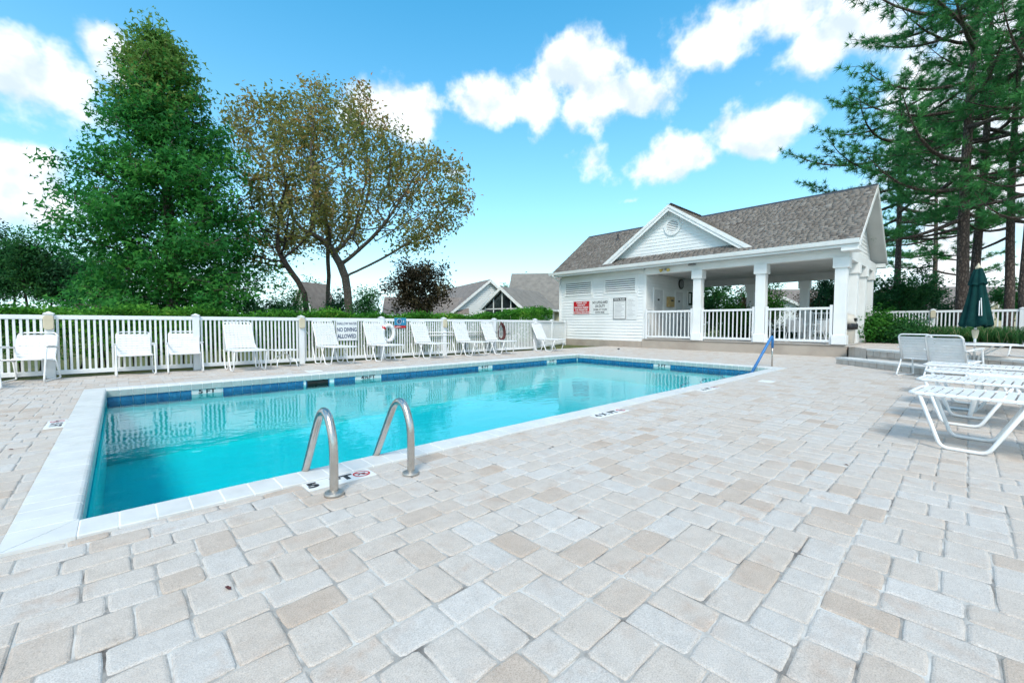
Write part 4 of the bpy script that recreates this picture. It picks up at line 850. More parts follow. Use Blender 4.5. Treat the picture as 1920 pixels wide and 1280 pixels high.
MB().tube([(0, -.04, .20), (-.04, -.05, .30), (0, .04, .36), (.05, -.05, .28), (0, -.05, .16)], .02, 6).build('knot', 'rope_red', t, smooth=True)
# fittings on and in the pavilion
t = thing('floodlight', 'twin yellow floodlights on the pavilion beam', 'floodlight', (FX - .135, 9.18, 3.52))
MB().box(-.03, 0, -.05, .05, -.05, .05).build('box', 'grey_ink', t, .006)
for s in (-1, 1):
    b_ = MB().lathe([(.02, 0), (.045, .05), (.07, .13), (.075, .15), (.06, .155)], 16).build('lamp_head', 'lamp_yellow', t, smooth=True, loc=(-.05, s * .11, .0), rot=(R(0), R(-115), R(s * -35)))
    MB().tube([(-.02, 0, 0), (-.05, s * .11, 0)], .012, 6).build('arm', 'grey_ink', t)
t = thing('wall_pack_light', 'small dark wall light on the beam above the first column', 'light', (FX - .135, 8.0, 3.60)); MB().box(-.10, 0, -.15, .15, -.03, .03).build('housing', 'grey_ink', t, .01); MB().box(-.09, -.02, -.13, .13, -.036, -.031).build('lens', 'clock_face', t)
t = thing('wall_clock', 'round black wall clock above the porch doors', 'clock', (21.28, YP - .03, 3.16))
def disc_y(r, d, name, mat, y=0):
    m = MB(); n = 32; m.add([(r * math.cos(2 * math.pi * k / n), yy, r * math.sin(2 * math.pi * k / n)) for yy in (y, y - d) for k in range(n)], [tuple(range(n)), tuple(range(n, 2 * n))[::-1]] + [(k, (k + 1) % n, n + (k + 1) % n, n + k) for k in range(n)]); return m.build(name, mat, t)
disc_y(.26, .05, 'case', 'black_plastic'); disc_y(.205, .004, 'dial', 'clock_face', -.051)
MB().box(-.008, .008, -.060, -.057, 0, .15).build('hand', 'black_ink', t); MB().box(0, .10, -.060, -.057, -.007, .007).build('hand', 'black_ink', t)
t = thing('wooden_wall_box', 'yellow wooden box mounted between the porch doors', 'box', (20.08, YP - .022, 2.2))
MB().box(-.27, .27, -.16, 0, -.25, .25).build('case', 'wood_box', t, .008); MB().box(-.24, .24, -.172, -.161, -.22, .20).build('door', 'wood_box', t, .005); MB().box(-.13, .13, -.176, -.173, .02, .10).build('slot', 'black_ink', t)
t = thing('notice_board', 'framed notice board at the far end of the porch wall', 'notice board', (22.45, YP - .022, 2.45))
MB().box(-.42, .42, -.05, 0, -.42, .42).build('frame', 'white_paint', t, .006); MB().box(-.35, .35, -.056, -.051, -.35, .35).build('panel', 'window_glass', t); MB().box(-.30, -.08, -.059, -.057, -.25, .28).build('paper', 'white_sign', t)
t = thing('trash_bin', 'beige domed trash bin with black liner behind the corner column', 'trash bin', (19.1, 2.96, .425))
MB().lathe([(.20, 0), (.215, .02), (.235, .62), (.24, .66)], 24).build('bin', 'beige_bin', t, smooth=True)
m = MB(); seg = 28; prof = [(.245, .60), (.275, .50), (.29, .56), (.285, .68), (.26, .72)]
m.add([((r + .012 * math.sin(5 * a + 3 * z) + .01 * math.sin(11 * a)) * math.cos(a), (r + .012 * math.sin(7 * a) + .01 * math.sin(3 * a + 9 * z)) * math.sin(a), z) for (r, z) in prof for a in [2 * math.pi * k / seg for k in range(seg)]], [(i * seg + k, i * seg + (k + 1) % seg, (i + 1) * seg + (k + 1) % seg, (i + 1) * seg + k) for i in range(len(prof) - 1) for k in range(seg)]).build('liner', 'black_plastic', t, smooth=True)
MB().lathe([(.27, .70), (.27, .78), (.245, .92), (.17, 1.03), (.03, 1.07)], 24).build('dome_lid', 'beige_bin', t, smooth=True)
MB().box(-.15, .15, -.262, -.18, .79, .90).build('flap', 'black_plastic', t)

# ------------------------------------------------------------------ vegetation helpers
ER = Vector((cr.x, cr.y, 0)).normalized(); EF = Vector((cf.x, cf.y, 0)).normalized()
def leaves(cen, size, g, shape='star', up=.5, outward=None):
    """one polygon leaf per centre; returns V, F"""
    cen = np.asarray(cen, float); N = len(cen); n = g.normal(size=(N, 3)); n /= np.linalg.norm(n, axis=1)[:, None]; n[:, 2] += up
    if outward is not None: n += outward
    n /= np.linalg.norm(n, axis=1)[:, None]; t = np.cross(n, g.normal(size=(N, 3))); t /= np.linalg.norm(t, axis=1)[:, None]; b = np.cross(n, t); size = np.broadcast_to(np.asarray(size, float), (N,))
    if shape == 'star': pr = [(math.cos(R(a)) * r, math.sin(R(a)) * r, z) for a, r, z in ((90, .62, -.10), (150, .20, 0), (210, .5, -.10), (270, .16, 0), (330, .5, -.10), (30, .20, 0))]
    elif shape == 'oval': pr = [(0, -.5, -.05), (.24, 0, .05), (0, .5, -.08), (-.24, 0, .05)]
    else: pr = [(0, -.5, 0), (.13, 0, .05), (0, .5, -.1), (-.13, 0, .05)]
    V = np.stack([cen + (t * p[0] + b * p[1] + n * p[2]) * size[:, None] for p in pr], 1).reshape(-1, 3); k = len(pr)
    return V, np.arange(N * k).reshape(N, k)
class Limbs:
    """tapered branch tubes gathered into one mesh"""
    def __init__(s): s.V = []; s.F = []; s.n = 0
    def seg(s, p, q, r0, r1, k=6):
        p, q = np.asarray(p, float), np.asarray(q, float); d = q - p; L = np.linalg.norm(d)
        if L < 1e-5: return
        d /= L; a = np.cross(d, (0, 0, 1) if abs(d[2]) < .9 else (1, 0, 0)); a /= np.linalg.norm(a); b = np.cross(d, a); an = np.arange(k) * 2 * np.pi / k; ring = np.cos(an)[:, None] * a + np.sin(an)[:, None] * b
        s.V += [p + ring * r0, q + ring * r1]; o = s.n; s.F += [(o + i, o + (i + 1) % k, o + k + (i + 1) % k, o + k + i) for i in range(k)]; s.n += 2 * k
    def path(s, pts, rs, k=6):
        pts = [np.asarray(p, float) for p in pts]
        for i in range(len(pts) - 1): s.seg(pts[i] - (pts[i] - pts[i - 1]) * .02 if i else pts[i], pts[i + 1], rs[i], rs[i + 1], k)
    def build(s, name, mat, parent): me = npmesh(name, np.concatenate(s.V), s.F, mat); me.shade_smooth(); return link(name, me, None, parent)
def colonize(att, trunk, step, infl, kill, iters, g):
    nodes = [np.array(p, float) for p in trunk]; par = [-1] + list(range(len(trunk) - 1)); att = np.array(att); alive = np.ones(len(att), bool)
    best = np.full(len(att), 1e9); bi = np.zeros(len(att), int)
    def upd(i0):
        nn_ = np.array(nodes[i0:]); d = np.linalg.norm(att[:, None] - nn_[None], axis=2); j = d.argmin(1); dm = d[np.arange(len(att)), j]; m = dm < best; best[m] = dm[m]; bi[m] = j[m] + i0
    upd(0)
    for _ in range(iters):
        alive &= best > kill; sel = alive & (best < infl)
        if not sel.any(): break
        i0 = len(nodes); dirs = {}
        for a in np.where(sel)[0]: d = att[a] - nodes[bi[a]]; dirs.setdefault(bi[a], []).append(d / np.linalg.norm(d))
        for i, ds in dirs.items():
            d = np.sum(ds, 0) + g.normal(size=3) * .25; L = np.linalg.norm(d)
            if L < 1e-3: continue
            nodes.append(nodes[i] + d / L * step); par.append(i)
        if len(nodes) == i0: break
        upd(i0)
        if len(nodes) > 6000: break
    return np.array(nodes), np.array(par)
def grow(name, label, cat, base, att, trunk, step, infl, kill, tip_r, leaf, mat, bark, g, per=10, spread=.35, thin=2.2, group=None, expo=2.3, rfun=None, shape='oval'):
    t = thing(name, label, cat, tuple(base), group=group); nd_, pa = colonize(att, trunk, step, infl, kill, 90, g); n = len(nd_); r = np.zeros(n); ch = np.zeros(n, int)
    for i in range(n - 1, -1, -1):
        r[i] = max(r[i], tip_r ** expo)
        if pa[i] >= 0: r[pa[i]] += r[i]; ch[pa[i]] += 1
    r = r ** (1 / expo); lb = Limbs()
    for i in range(1, n): lb.seg(nd_[pa[i]], nd_[i], min(r[pa[i]], r[i] * 1.25), r[i], 8 if r[i] > .12 else 5)
    lb.seg(nd_[0] + (0, 0, -.4), nd_[0], r[0] * 1.35, r[0], 10); lb.build('trunk', bark, t)
    tips = nd_[r < tip_r * thin]; c = np.repeat(tips, per, 0) + g.normal(size=(len(tips) * per, 3)) * spread; cl = np.repeat(rfun(tips) if rfun else g.random(len(tips)), per)
    V, F = leaves(c, leaf * (.6 + .8 * g.random(len(c))), g, shape, .3); link('crown', npmesh('crown', V, F, mat, np.clip(cl * .7 + .3 * g.random(len(c)) + g.normal(size=len(c)) * .05, 0, 1)), None, t); return t
def clump_tree(name, label, cat, base, cen, rad, nclump, per, leaf, mat, bark, g, cl_r=.45, trunk_r=.1, stems=1, group=None, shell=.55, shape='oval', lean=0):
    """crown of leaf clumps spread through an uneven ellipsoid, on a forked stem"""
    t = thing(name, label, cat, tuple(base), group=group); cen, rad = np.array(cen, float), np.array(rad, float); d = g.normal(size=(nclump, 3)); d /= np.linalg.norm(d, axis=1)[:, None]
    lump = 1 + .22 * np.sin(d[:, 0] * 5 + d[:, 2] * 4 + g.random() * 6) + .12 * np.sin(d[:, 1] * 9 + 2); rr = (shell + (1 - shell) * g.random(nclump)) * lump; cc = cen + d * rad * rr[:, None]; cc[:, 2] = np.maximum(cc[:, 2], .12)
    c = np.repeat(cc, per, 0) + g.normal(size=(nclump * per, 3)) * cl_r * (.5 + .5 * g.random((nclump * per, 1))); cr_ = np.repeat(g.random(nclump), per)
    V, F = leaves(c, leaf * (.65 + .7 * g.random(len(c))), g, shape, .45, np.repeat(d, per, 0) * .5); link('crown', npmesh('crown', V, F, mat, np.clip(.55 * cr_ + .45 * g.random(len(c)), 0, 1)), None, t)
    lb = Limbs()
    for k in range(stems):
        b0 = np.array([g.normal() * .12 * (stems > 1) * 2, g.normal() * .12 * (stems > 1) * 2, -.1]); top = cen + g.normal(size=3) * rad * .15; top[2] = cen[2]; fork = b0 * .6 + top * .4
        lb.path([b0, fork, top], [trunk_r, trunk_r * .75, trunk_r * .4], 8)
        for i in g.choice(nclump, min(nclump, 16), replace=False): m = fork * .6 + top * .4; q = (m + cc[i]) / 2 + g.normal(size=3) * .15; lb.path([m, q, cc[i]], [trunk_r * .4, trunk_r * .25, trunk_r * .08], 5)
    lb.build('trunk', bark, t); return t
def wp(px, D, z=0):
    """ground point seen at picture column px and depth D"""
    v = EF * D + ER * ((px - 960) / 792.92 * D); return Vector((v.x, v.y, z))
G = np.random.default_rng

# sweetgum: tall cone of star leaves on a straight trunk
def sweetgum():
    g = G(21); b = wp(325, 20); t = thing('sweetgum_tree', 'tall conical green sweetgum tree behind the left part of the fence', 'tree', tuple(b)); H = 14.9; prof_h = [0, 1.0, 2.2, 3.6, 6.0, 8.3, 10.8, 12.6, 13.9, 14.9]; prof_r = [3.4, 3.9, 4.2, 4.25, 3.85, 3.15, 2.35, 1.7, 1.0, .3]
    lb = Limbs(); lb.path([(0, 0, -.3), (.05, 0, 4), (-.1, .05, 8), (-.25, 0, 11.6), (-.35, 0, 14.4)], [.30, .24, .17, .09, .02], 10); cc = []; cw = []; k = 0; h = .35
    while h < 14.2:
        az_ = k * 2.399 + g.normal() * .3; Lr = float(np.interp(h + .9, prof_h, prof_r)) * (.70 + .36 * g.random()); rise = .25 + .5 * (h / H) ; d = np.array([math.cos(az_), math.sin(az_), 0]); p0 = np.array([-.02 * h, 0, h]); pts = [p0 + d * Lr * f + np.array([0, 0, Lr * rise * f * (1 - .35 * f)]) for f in (0, .35, .7, 1.0)]
        lb.path(pts, [.075 * (1 - h / 18), .05 * (1 - h / 18), .028, .01], 5)
        for f in np.linspace(.30, 1.02, int(5 + Lr * 2.3)):
            q = p0 + d * Lr * f + np.array([0, 0, Lr * rise * f * (1 - .35 * f)]); sd = np.cross(d, (0, 0, 1)); off = g.normal() * .42 * (1.15 - f * .5) * min(1, Lr / 3); c = q + sd * off * 1.5 + np.array([0, 0, g.normal() * .22]); cc.append(c); cw.append(h + Lr * rise); lb.seg(q, c, .016, .006, 4)
        h += .095 + .045 * (h / H); k += 1
    cc = np.array(cc); per = 46; n = len(cc) * per; c = np.repeat(cc, per, 0) + g.normal(size=(n, 3)) * np.array([.30, .30, .20]); c[:, 2] -= .10 * np.abs(g.normal(size=n)); crn = np.repeat(g.random(len(cc)), per)
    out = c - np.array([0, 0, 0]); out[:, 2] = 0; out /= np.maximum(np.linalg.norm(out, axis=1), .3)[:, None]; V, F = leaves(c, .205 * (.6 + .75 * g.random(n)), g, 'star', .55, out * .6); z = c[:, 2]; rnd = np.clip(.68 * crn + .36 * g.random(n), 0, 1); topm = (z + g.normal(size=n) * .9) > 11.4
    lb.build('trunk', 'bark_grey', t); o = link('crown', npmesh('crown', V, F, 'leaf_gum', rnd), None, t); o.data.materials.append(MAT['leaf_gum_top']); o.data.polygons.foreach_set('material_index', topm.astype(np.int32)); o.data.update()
sweetgum()

# the wide thin-leaved tree turning brown
def ell(g, n, c, r, inner=.5):
    d = g.normal(size=(n, 3)); d /= np.linalg.norm(d, axis=1)[:, None]; rr = inner + (1 - inner) * g.random(n) ** .6; e = d * rr[:, None] * np.array(r) + np.array(c)
    er, ef = np.array(ER), np.array(EF); return e[:, :1] * er + e[:, 1:2] * ef + e[:, 2:] * np.array([0, 0, 1.])
g = G(5); loc3 = lambda x, y, z: np.array(ER) * x + np.array(EF) * y + np.array([0, 0, z])
att = np.concatenate([ell(g, 620, (-.4, 0, 9.8), (5.4, 4.6, 4.6), .35), ell(g, 330, (4.7, .4, 9.2), (2.9, 3, 2.6)), ell(g, 240, (-4.3, -.3, 12.2), (2.6, 2.6, 2.5)), ell(g, 110, (3.9, 0, 6.6), (2.2, 2, 1.0)), ell(g, 120, (-4.4, 0, 6.4), (2.2, 2.4, 1.2)), ell(g, 100, (-.8, 0, 14.0), (2.6, 2.4, 1.6))])
trunk = [loc3(0, 0, 0), loc3(.02, 0, 1), loc3(.0, 0, 2), loc3(-.08, 0, 3), loc3(-.2, 0, 3.9), loc3(-.5, 0, 4.7), loc3(-1.0, .1, 5.5)]
grow('autumn_tree', 'wide thin-leaved tree turning brown with grey forked trunk behind the fence', 'tree', wp(655, 26), att, trunk, .38, 4.5, .66, .0165, .23, 'leaf_autumn', 'bark_grey', g, per=32, spread=.32, thin=1.5, expo=2.05)
g = G(6); att = np.concatenate([ell(g, 260, (-1.2, 0, 7.2), (2.6, 2.4, 2.4), .3), ell(g, 120, (-2.6, 0, 4.6), (1.5, 1.5, 1.0), .3)])
grow('autumn_tree', 'leaning dark-trunked thin tree between the sweetgum and the brown tree', 'tree', wp(577, 23), att, [loc3(.3, 0, 0), loc3(.2, 0, .9), loc3(-.05, 0, 1.8), loc3(-.15, 0, 2.7), loc3(-.5, 0, 3.4)], .34, 4, .6, .021, .19, 'leaf_autumn', 'bark_dark', g, per=26, spread=.20, thin=1.7, expo=2.05)
g = G(8); att = ell(g, 200, (.2, 0, 8.2), (2.0, 2.2, 2.6), .3)
grow('autumn_tree', 'slender grey-trunked tree just left of the large brown tree', 'tree', wp(614, 28), att, [loc3(0, 0, 0), loc3(.0, 0, 1.4), loc3(.05, 0, 2.8), loc3(.15, 0, 4.2), loc3(.1, 0, 5.2)], .36, 4, .6, .024, .19, 'leaf_autumn', 'bark_grey', g, per=26, spread=.20, thin=1.7, expo=2.05)
clump_tree('purple_tree', 'small round dark purple tree in front of the white gabled house', 'tree', wp(786, 23), (0, 0, 2.95), (1.75, 1.75, 1.75), 150, 60, .15, 'leaf_purple', 'bark_dark', G(9), .24, .10, shell=.35)
for (px, D, z, r, h, mat, lab) in ((690, 25, 1.9, 1.0, 1.6, 'leaf_mid', 'bushy green shrub tree right of the brown tree trunk'), (632, 27, 1.7, .9, 1.6, 'leaf_dark', 'dark green shrub tree left of the brown tree trunk'), (540, 22, 1.5, 1.2, 1.3, 'leaf_mid', 'green shrub under the right side of the sweetgum'), (505, 21, 1.3, 1.3, 1.1, 'leaf_dark', 'dark shrub under the sweetgum crown')):
    clump_tree('shrub', lab, 'shrub', wp(px, D), (0, 0, z), (r, r, h), 70, 60, .13, mat, 'bark_dark', G(int(px)), .26, .06, 2, group='shrubs beyond the fence', shell=.35)
# far copse at the left
far = [(-40, 52, 12.5), (-5, 58, 11.5), (25, 55, 13.2), (58, 50, 12.6), (92, 58, 10.8), (122, 52, 9.4), (150, 60, 11.2), (178, 55, 9.8), (-75, 50, 12), (215, 58, 9.5)]
ordn = ['first', 'second', 'third', 'fourth', 'fifth', 'sixth', 'seventh', 'eighth', 'ninth', 'tenth']
for i, (px, D, h) in enumerate(sorted(far)):
    g = G(100 + i); clump_tree('far_tree', 'dark green tall tree in the far copse, %s from the left' % ordn[i], 'tree', wp(px, D), (0, 0, h * .66), (2.6, 2.6, h * .36), 100, 62, .34, 'leaf_mid' if i % 3 else 'leaf_dark', 'bark_dark', g, .62, .16, group='far copse at the left', shell=.25)
for i, (px, D, r) in enumerate(((0, 40, 1.9), (60, 42, 1.7), (120, 40, 1.8), (175, 42, 1.7))):
    clump_tree('shrub', 'low dark shrub under the far copse, %s from the left' % ordn[i], 'shrub', wp(px, D), (0, 0, 1.1), (r, r, 1.3), 46, 56, .22, 'leaf_dark', 'bark_dark', G(130 + i), .4, .06, 2, group='shrubs under the far copse', shell=.3)
for (px, D, h, r, lab) in ((1000, 62, 8.0, 3.6, 'pale far tree crown rising behind the grey house roof'), (960, 66, 7.4, 2.6, 'far green tree between the white gable and the grey roof'), (585, 60, 7, 3, 'far green tree beyond the small cottage')):
    clump_tree('far_tree', lab, 'tree', wp(px, D), (0, 0, h * .72), (r, r, h * .28), 50, 50, .34, 'leaf_mid', 'bark_dark', G(int(px)), .55, .16, shell=.2)

# clipped hedge behind the fence
def hedge():
    g = G(31); t = thing('hedge', 'clipped bright green hedge running behind the white fence', 'hedge', (6, FY + .8, 0)); n = 58000; x = g.random(n) * 21.5 - 4.6; u = g.random(n); top = 1.38 + .05 * np.sin(x * 1.7) + .05 * np.sin(x * 4.1 + 1) + .16 * np.clip((x - 9.0) / 4, 0, 1) + .26 * np.clip((x - 12.0) / 2, 0, 1)
    dep = g.random(n) * .95 - .2; kind = g.random(n); z = np.where(kind < .45, top - np.abs(g.normal(size=n)) * .10 + .05 * (g.random(n) ** 6) * 3, .30 + (top - .30) * g.random(n) ** .8); dep = np.where((kind > .45) & (kind < .8), -.22 + .10 * g.random(n), dep)
    cyv = np.where(x > 12.8, (x - 12.8) * .5, 0); V, F = leaves(np.c_[x - 6, dep + cyv, z], .085 * (.6 + .8 * g.random(n)), g, 'oval', .5); low = np.clip((top - z) / .5, 0, 1); link('foliage', npmesh('foliage', V, F, 'leaf_hedge', np.clip(g.random(n) * .55 + .25 + .25 * np.sin(x * .9) * np.sin(x * 2.3) - .0 * low, 0, 1)), None, t)
    lb = Limbs()
    for k in range(95): xx = -4.4 + k * .22 + g.normal() * .05; y0 = .25 + g.normal() * .12 + max(0, (xx - 12.8) * .5); lb.path([(xx - 6, y0, -.05), (xx - 6 + g.normal() * .12, y0, .6), (xx - 6 + g.normal() * .2, y0 - .05, 1.1)], [.02, .014, .006], 5)
    tag(lb.build('stems', 'bark_dark', t), kind='stuff')
hedge()

# longleaf pines on the right
def pine(label, px, D, H, tr, c0, spread, seed, z0=.4, lean=0, twig=1.0):
    g = G(seed); b = wp(px, D, z0); t = thing('pine_tree', label, 'tree', tuple(b), group='tall pines at the right'); lb = Limbs(); hs = np.linspace(0, H, 9); cx = lambda h: np.array([lean * h / H + .12 * math.sin(h * .35 + seed), .10 * math.sin(h * .28 + 2 * seed), h])
    lb.path([cx(h) if h > 0 else np.array([0, 0, -.3]) for h in hs], [tr * (1.12 - .95 * (h / H) ** 1.1) for h in hs], 12); tc = []; td = []; h = c0; k = seed
    while h < H - .3:
        az_ = k * 2.2 + g.normal() * .5; k += 1; f_ = (h - c0) / (H - c0); L = spread * (.45 + .75 * math.sin(math.pi * min(1, .22 + .78 * f_))) * (.7 + .5 * g.random()); d = np.array([math.cos(az_), math.sin(az_), 0]); sd = np.array([-d[1], d[0], 0]); rise = -.10 + .35 * f_ + g.normal() * .10; p0 = cx(h); bend = g.normal() * .3
        P_b = lambda s: p0 + d * L * s + sd * bend * L * s * s * .5 + np.array([0, 0, L * (rise * s + .22 * s ** 3 - .10 * s * (1 - s) * 2)])
        ss = np.linspace(0, 1, 7); lb.path([P_b(s) for s in ss], [max(.007, (.022 + .016 * L) * (1 - .88 * s)) for s in ss], 5)
        for s in np.linspace(.30, 1.0, int((4 + L * 2.9) * twig)):
            for sg in ((-1, 1) if s < .97 else (0,)):
                if g.random() < .12: continue
                q = P_b(s); tl = (.35 + .75 * g.random()) * (1.1 - .55 * s) * min(1.2, L / 2.2 + .3); dd_ = d * .55 + sd * sg * (.6 + .3 * g.random()) + np.array([0, 0, .25 + .3 * g.random()]) + g.normal(size=3) * .15; dd_ /= np.linalg.norm(dd_); e = q + dd_ * tl; lb.seg(q, e, .010, .005, 4); tc.append(e); td.append(dd_)
                if tl > .5: tc.append(q + dd_ * tl * .6 + g.normal(size=3) * .06); td.append(dd_ + g.normal(size=3) * .5)
        h += (.27 + .16 * g.random()) * (H / 17)
    tc, td = np.array(tc), np.array(td); m = 32; N = len(tc) * m; c = np.repeat(tc, m, 0); d = np.repeat(td, m, 0) * .75 + g.normal(size=(N, 3)) * .72 + np.array([0, 0, .12]); d /= np.linalg.norm(d, axis=1)[:, None]; ln = .22 + .17 * g.random(N); sdv = np.cross(d, g.normal(size=(N, 3))); sdv /= np.linalg.norm(sdv, axis=1)[:, None]; wd = .014
    V = np.stack([c - sdv * wd, c + sdv * wd, c + d * ln[:, None] - np.c_[np.zeros(N), np.zeros(N), .03 * g.random(N)]], 1).reshape(-1, 3); rnd = np.clip(np.repeat(g.random(len(tc)), m) * .6 + .35 * g.random(N), 0, 1)
    lb.build('trunk', 'bark_pine', t); link('needles', npmesh('needles', V, np.arange(N * 3).reshape(N, 3), 'needle', rnd), None, t); return t
pine('thick-trunked tall pine behind the closed umbrella', 1803, 17, 19, .185, 4.6, 4.2, 3, twig=.85)
pine('dark slimmer pine right beside the thick trunk behind the umbrella', 1826, 18.5, 19, .155, 7.5, 3.2, 4, twig=.7)
pine('pine rising just behind the pavilion gable', 1674, 25, 15.2, .165, 5.8, 4.6, 5, lean=.3, twig=1.0)
pine('dark leaning pine near the right edge of the picture', 1890, 17.5, 17, .145, 4.4, 3.2, 6, lean=.7, twig=.7)
pine('reddish pine trunk at the extreme right edge', 1925, 15, 17, .155, 4.6, 2.8, 7, twig=.7)
pine('far slender pine between the gable and the thick trunk', 1745, 34, 17, .17, 5, 4.0, 8)
# shrubs round the pavilion and terrace
for (px, D, z0, cz, rx, rz_, mat, lf, lab, nc) in (
        (1672, 22, .4, 1.9, 1.5, 1.5, 'leaf_mid', .14, 'tall green shrub right of the pavilion behind the terrace fence', 120), (1646, 16.4, .4, .62, .75, .62, 'leaf_bright', .11, 'leafy green shrub against the last porch column', 70), (1692, 15.7, .4, .42, .7, .40, 'leaf_mid', .10, 'low green shrub in front of the terrace fence', 70),
        (1785, 19.5, .4, .95, .85, .75, 'leaf_dark', .09, 'dark clipped round shrub behind the terrace fence', 110), (1715, 27, .3, 2.6, 1.6, 1.8, 'leaf_dark', .16, 'dark evergreen shrub behind the tall green shrub', 90), (1905, 30, .3, 2.6, 2.2, 1.6, 'leaf_mid', .2, 'far pale green tree right of the umbrella', 70),
        (1340, 25, .2, 1.8, 1.5, 1.8, 'leaf_mid', .15, 'dark tree seen through the porch beside the end wall', 100), (1376, 20.6, .2, 1.15, .8, .75, 'leaf_bright', .10, 'bright green mounded shrub seen through the porch', 80), (1402, 26, .2, 2.0, 1.0, 1.5, 'leaf_bronze', .13, 'brownish shrub seen behind the back porch column', 70),
        (1444, 24, .2, 1.9, .55, 1.5, 'leaf_bright', .11, 'narrow conical green shrub beside the middle column', 60), (1532, 27, .2, 1.9, 1.3, 1.3, 'leaf_bronze', .13, 'bronze loose shrub seen through the right porch bay', 80), (1562, 25, .2, 2.3, 1.2, 1.9, 'leaf_dark', .14, 'dark leafy tree seen behind the corner column', 110), (1300, 27, .2, 2.2, 1.8, 2.0, 'leaf_mid', .16, 'green tree behind the pavilion end wall', 80),
        (1480, 21.5, .2, .5, 1.5, .5, 'leaf_dark', .10, 'low dark shrubs behind the back of the porch', 60), (1390, 21, .2, .5, 1.3, .5, 'leaf_dark', .10, 'low dark planting at the back edge of the porch', 60)):
    clump_tree('shrub', lab, 'shrub', wp(px, D, z0), (0, 0, cz), (rx, rx, rz_), nc, 62, lf, mat, 'bark_dark', G(int(px * 3)), .22, .05, 2, shell=.35)
# strappy border grass along the mulch bed
def border():
    g = G(77); V = []; F = []; rv = []; cs = []
    for k in range(230):
        f = g.random(); a = Vector((22.9, 2.5, .42)); b = Vector((20.2, -1.2, .42)); p = a * (1 - f) + b * f + Vector((g.normal() * .28 - .05, g.normal() * .22, 0)); cs.append(p)
    for k in range(90):
        f = g.random(); p = Vector((20.0, -1.4, .42)) * (1 - f) + Vector((18.0, -4.2, .42)) * f + Vector((g.normal() * .25 + .3, g.normal() * .2, 0)); cs.append(p)
    for p in cs:
        for q in range(16):
            az_ = g.random() * 6.28; L = .36 + .28 * g.random(); d = Vector((math.cos(az_), math.sin(az_), 0)); sd = Vector((-d.y, d.x, 0)) * .009; o = len(V)
            for s, h in ((0, 0), (.35, .28), (.75, .38), (1.1, .26)):
                c = p + d * L * s * .75 + Vector((0, 0, h * L * 2.7)); w_ = 1 - .8 * s / 1.1; V += [tuple(c - sd * w_), tuple(c + sd * w_)]
            F += [(o, o + 1, o + 3, o + 2), (o + 2, o + 3, o + 5, o + 4), (o + 4, o + 5, o + 7, o + 6)]; r_ = g.random(); rv += [r_] * 3
    o = link('border_grass', npmesh('border_grass', V, F, 'grass_blade', rv)if True else None, None); tag(o, 'strappy green border grass along the terrace fence', 'grass', kind='stuff')
border()

# ------------------------------------------------------------------ neighbouring houses
def house(label, px, D, ax, hw, ez, az_, L, wall='siding', roofm='far_roof', wins=(), z0=0, ov=.35, boards=True, side_wins=()):
    """front gable centred at column px and depth D; ax = (depth, lateral) direction of the ridge going back"""
    a = (EF * ax[0] + ER * ax[1]).normalized(); rz = math.atan2(a.y, a.x) - math.pi / 2; t = thing('house', label, 'house', tuple(wp(px, D, z0)), rz)
    MB().prism([(-hw, -.2), (-hw, ez), (0, az_ - .12), (hw, ez), (hw, -.2)], 1, 0, L).build('wall', wall, t); sl_ = (az_ - ez) / hw
    for s in (-1, 1):
        r = MB().prism([(0, az_), (s * (hw + ov), ez - ov * sl_), (s * (hw + ov), ez - ov * sl_ - .14), (0, az_ - .15)], 1, -.30, L + .3).build('roof', roofm, t)
        MB().prism([(0, az_ - .02), (s * (hw + ov), ez - ov * sl_ - .02), (s * (hw + ov - .05), ez - ov * sl_ - .26), (0, az_ - .28)], 1, -.335, -.303).build('rake_board', 'white_paint', r)
        MB().box(min(s * (hw + ov), s * (hw + ov + .04)), max(s * (hw + ov), s * (hw + ov + .04)), -.3, L + .3, ez - ov * sl_ - .2, ez - ov * sl_ - .02).build('fascia', 'white_paint', r)
    if boards:
        z = .2
        while z < az_ - .4:
            w_ = hw - .01 if z + .18 < ez else max(.1, (az_ - .3 - z - .18) / sl_)
            MB().prism([(z, -.025), (z + .19, -.004), (z + .19, -.001), (z, -.001)][::1] if False else [(-w_, z), (w_, z), (w_, z + .012), (-w_, z + .012)], 1, -.03, -.001).build('siding_board', wall, t); z += .19
    for (x, z, w_, h_) in wins:
        f = MB().box(x - w_ / 2 - .07, x + w_ / 2 + .07, -.05, -.004, z - .07, z + h_ + .07).build('window', 'white_paint', t); MB().box(x - w_ / 2, x + w_ / 2, -.058, -.051, z, z + h_).build('pane', 'window_glass', f); MB().box(x - .02, x + .02, -.066, -.059, z, z + h_).build('mullion', 'white_paint', f)
    for (y, z, w_, h_, s) in side_wins:
        x = s * hw; f = MB().box(min(x, x + s * .05), max(x, x + s * .05), y - w_ / 2 - .07, y + w_ / 2 + .07, z - .07, z + h_ + .07).build('window', 'white_paint', t); MB().box(min(x + s * .051, x + s * .058), max(x + s * .051, x + s * .058), y - w_ / 2, y + w_ / 2, z, z + h_).build('pane', 'window_glass', f)
    return t
house('white gabled house with long brown roof behind the purple tree', 917, 40, (12, -6.2), 3.75, 2.25, 5.25, 14, wins=((1.9, .7, .9, 1.2),))
house('low white house wing with brown roof left of the purple tree', 728, 39, (2.2, 12), 1.7, 2.2, 3.55, 7.0, wins=((-.2, 1.1, .9, 1.1),), side_wins=((2.0, 1.2, .8, .9, -1), (4.6, 1.2, .8, .9, -1)))
house('small steep-gabled white cottage between the tree trunks', 571, 36, (5, 2.2), .95, 2.8, 4.6, 2.2, wins=((-.45, 1.3, .5, 1.2), (.45, 1.3, .5, 1.2)))
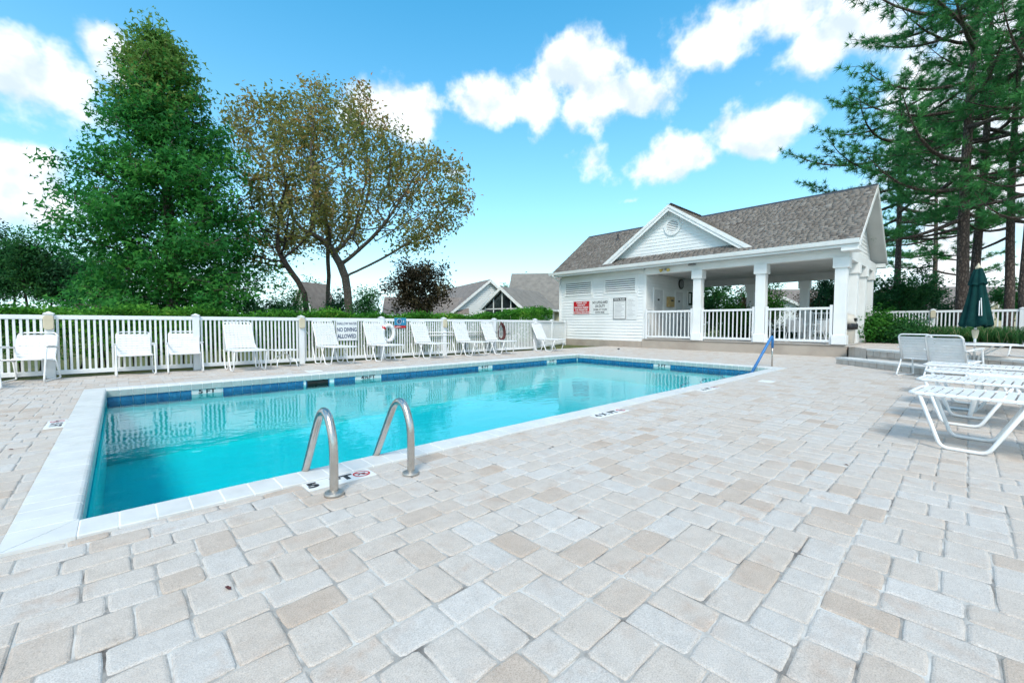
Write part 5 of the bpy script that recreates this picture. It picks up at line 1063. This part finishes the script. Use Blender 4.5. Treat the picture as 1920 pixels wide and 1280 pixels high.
house('large grey-roofed house behind the glazed gable', 1080, 41, (1.0, -9), 4.4, 2.6, 6.0, 6.0, roofm='far_roof_grey', wall='cream_siding')
h = house('glass-fronted gable sunroom with white mullions and grey roof', 942, 32, (3, 1.7), 1.62, 2.55, 3.9, 6, roofm='far_roof_grey', boards=False, ov=.25)
gl = MB().prism([(-1.5, .5), (-1.5, 2.42), (0, 3.62), (1.5, 2.42), (1.5, .5)], 1, -.03, -.012).build('glazing', 'window_glass', h)
for (x0_, x1_, z0_, z1_) in ((-1.56, -1.48, .4, 2.4), (-.80, -.72, .4, 2.95), (-.04, .04, .4, 3.6), (.72, .80, .4, 2.95), (1.48, 1.56, .4, 2.4), (-1.479, 1.479, 2.18, 2.26), (-1.479, 1.479, 1.2, 1.26)): MB().box(x0_, x1_, -.07, -.032 - (.002 if x1_ - x0_ > 1 else 0), z0_, z1_).build('mullion', 'white_paint', h)
house('grey gabled house seen through the porch', 1466, 40, (8, 4), 2.3, 2.5, 3.75, 10, roofm='far_roof')
house('long brown-roofed house behind the grey gable seen through the porch', 1600, 52, (0.3, -9), 4.5, 2.8, 5.4, 12, roofm='far_roof')
house('long low brown-roofed house behind the pine trunks at right', 1990, 42, (.5, -12), 5, 2.7, 4.9, 17, roofm='far_roof', wall='cream_siding')
house('small cream gable with arched louvre behind the umbrella', 1882, 35, (5, 1.5), 1.6, 2.55, 3.75, 5, roofm='far_roof', wall='cream_siding', wins=((0, 2.55, .8, .4),))

# a few fallen leaves on the paving
for (x, y, rz, lab) in ((.30, 2.05, .4, 'small dry red leaf on the pavers at lower left'), (4.15, .62, 2.4, 'tiny dry leaf on the pavers left of the chaises'), (-.72, 5.6, .9, 'tiny dry leaf left of the pool coping')):
    m = MB().add([(0, -.02, .002), (.008, -.005, .006), (.006, .012, .008), (0, .024, .003), (-.006, .012, .008), (-.008, -.005, .006), (0, .0, .003)], [(0, 1, 6), (1, 2, 6), (2, 3, 6), (3, 4, 6), (4, 5, 6), (5, 0, 6)])
    tag(m.build('fallen_leaf', 'rope_red', None, loc=(x, y, .001), rot=(0, 0, rz)), lab, 'leaf', 'fallen leaves on the deck')
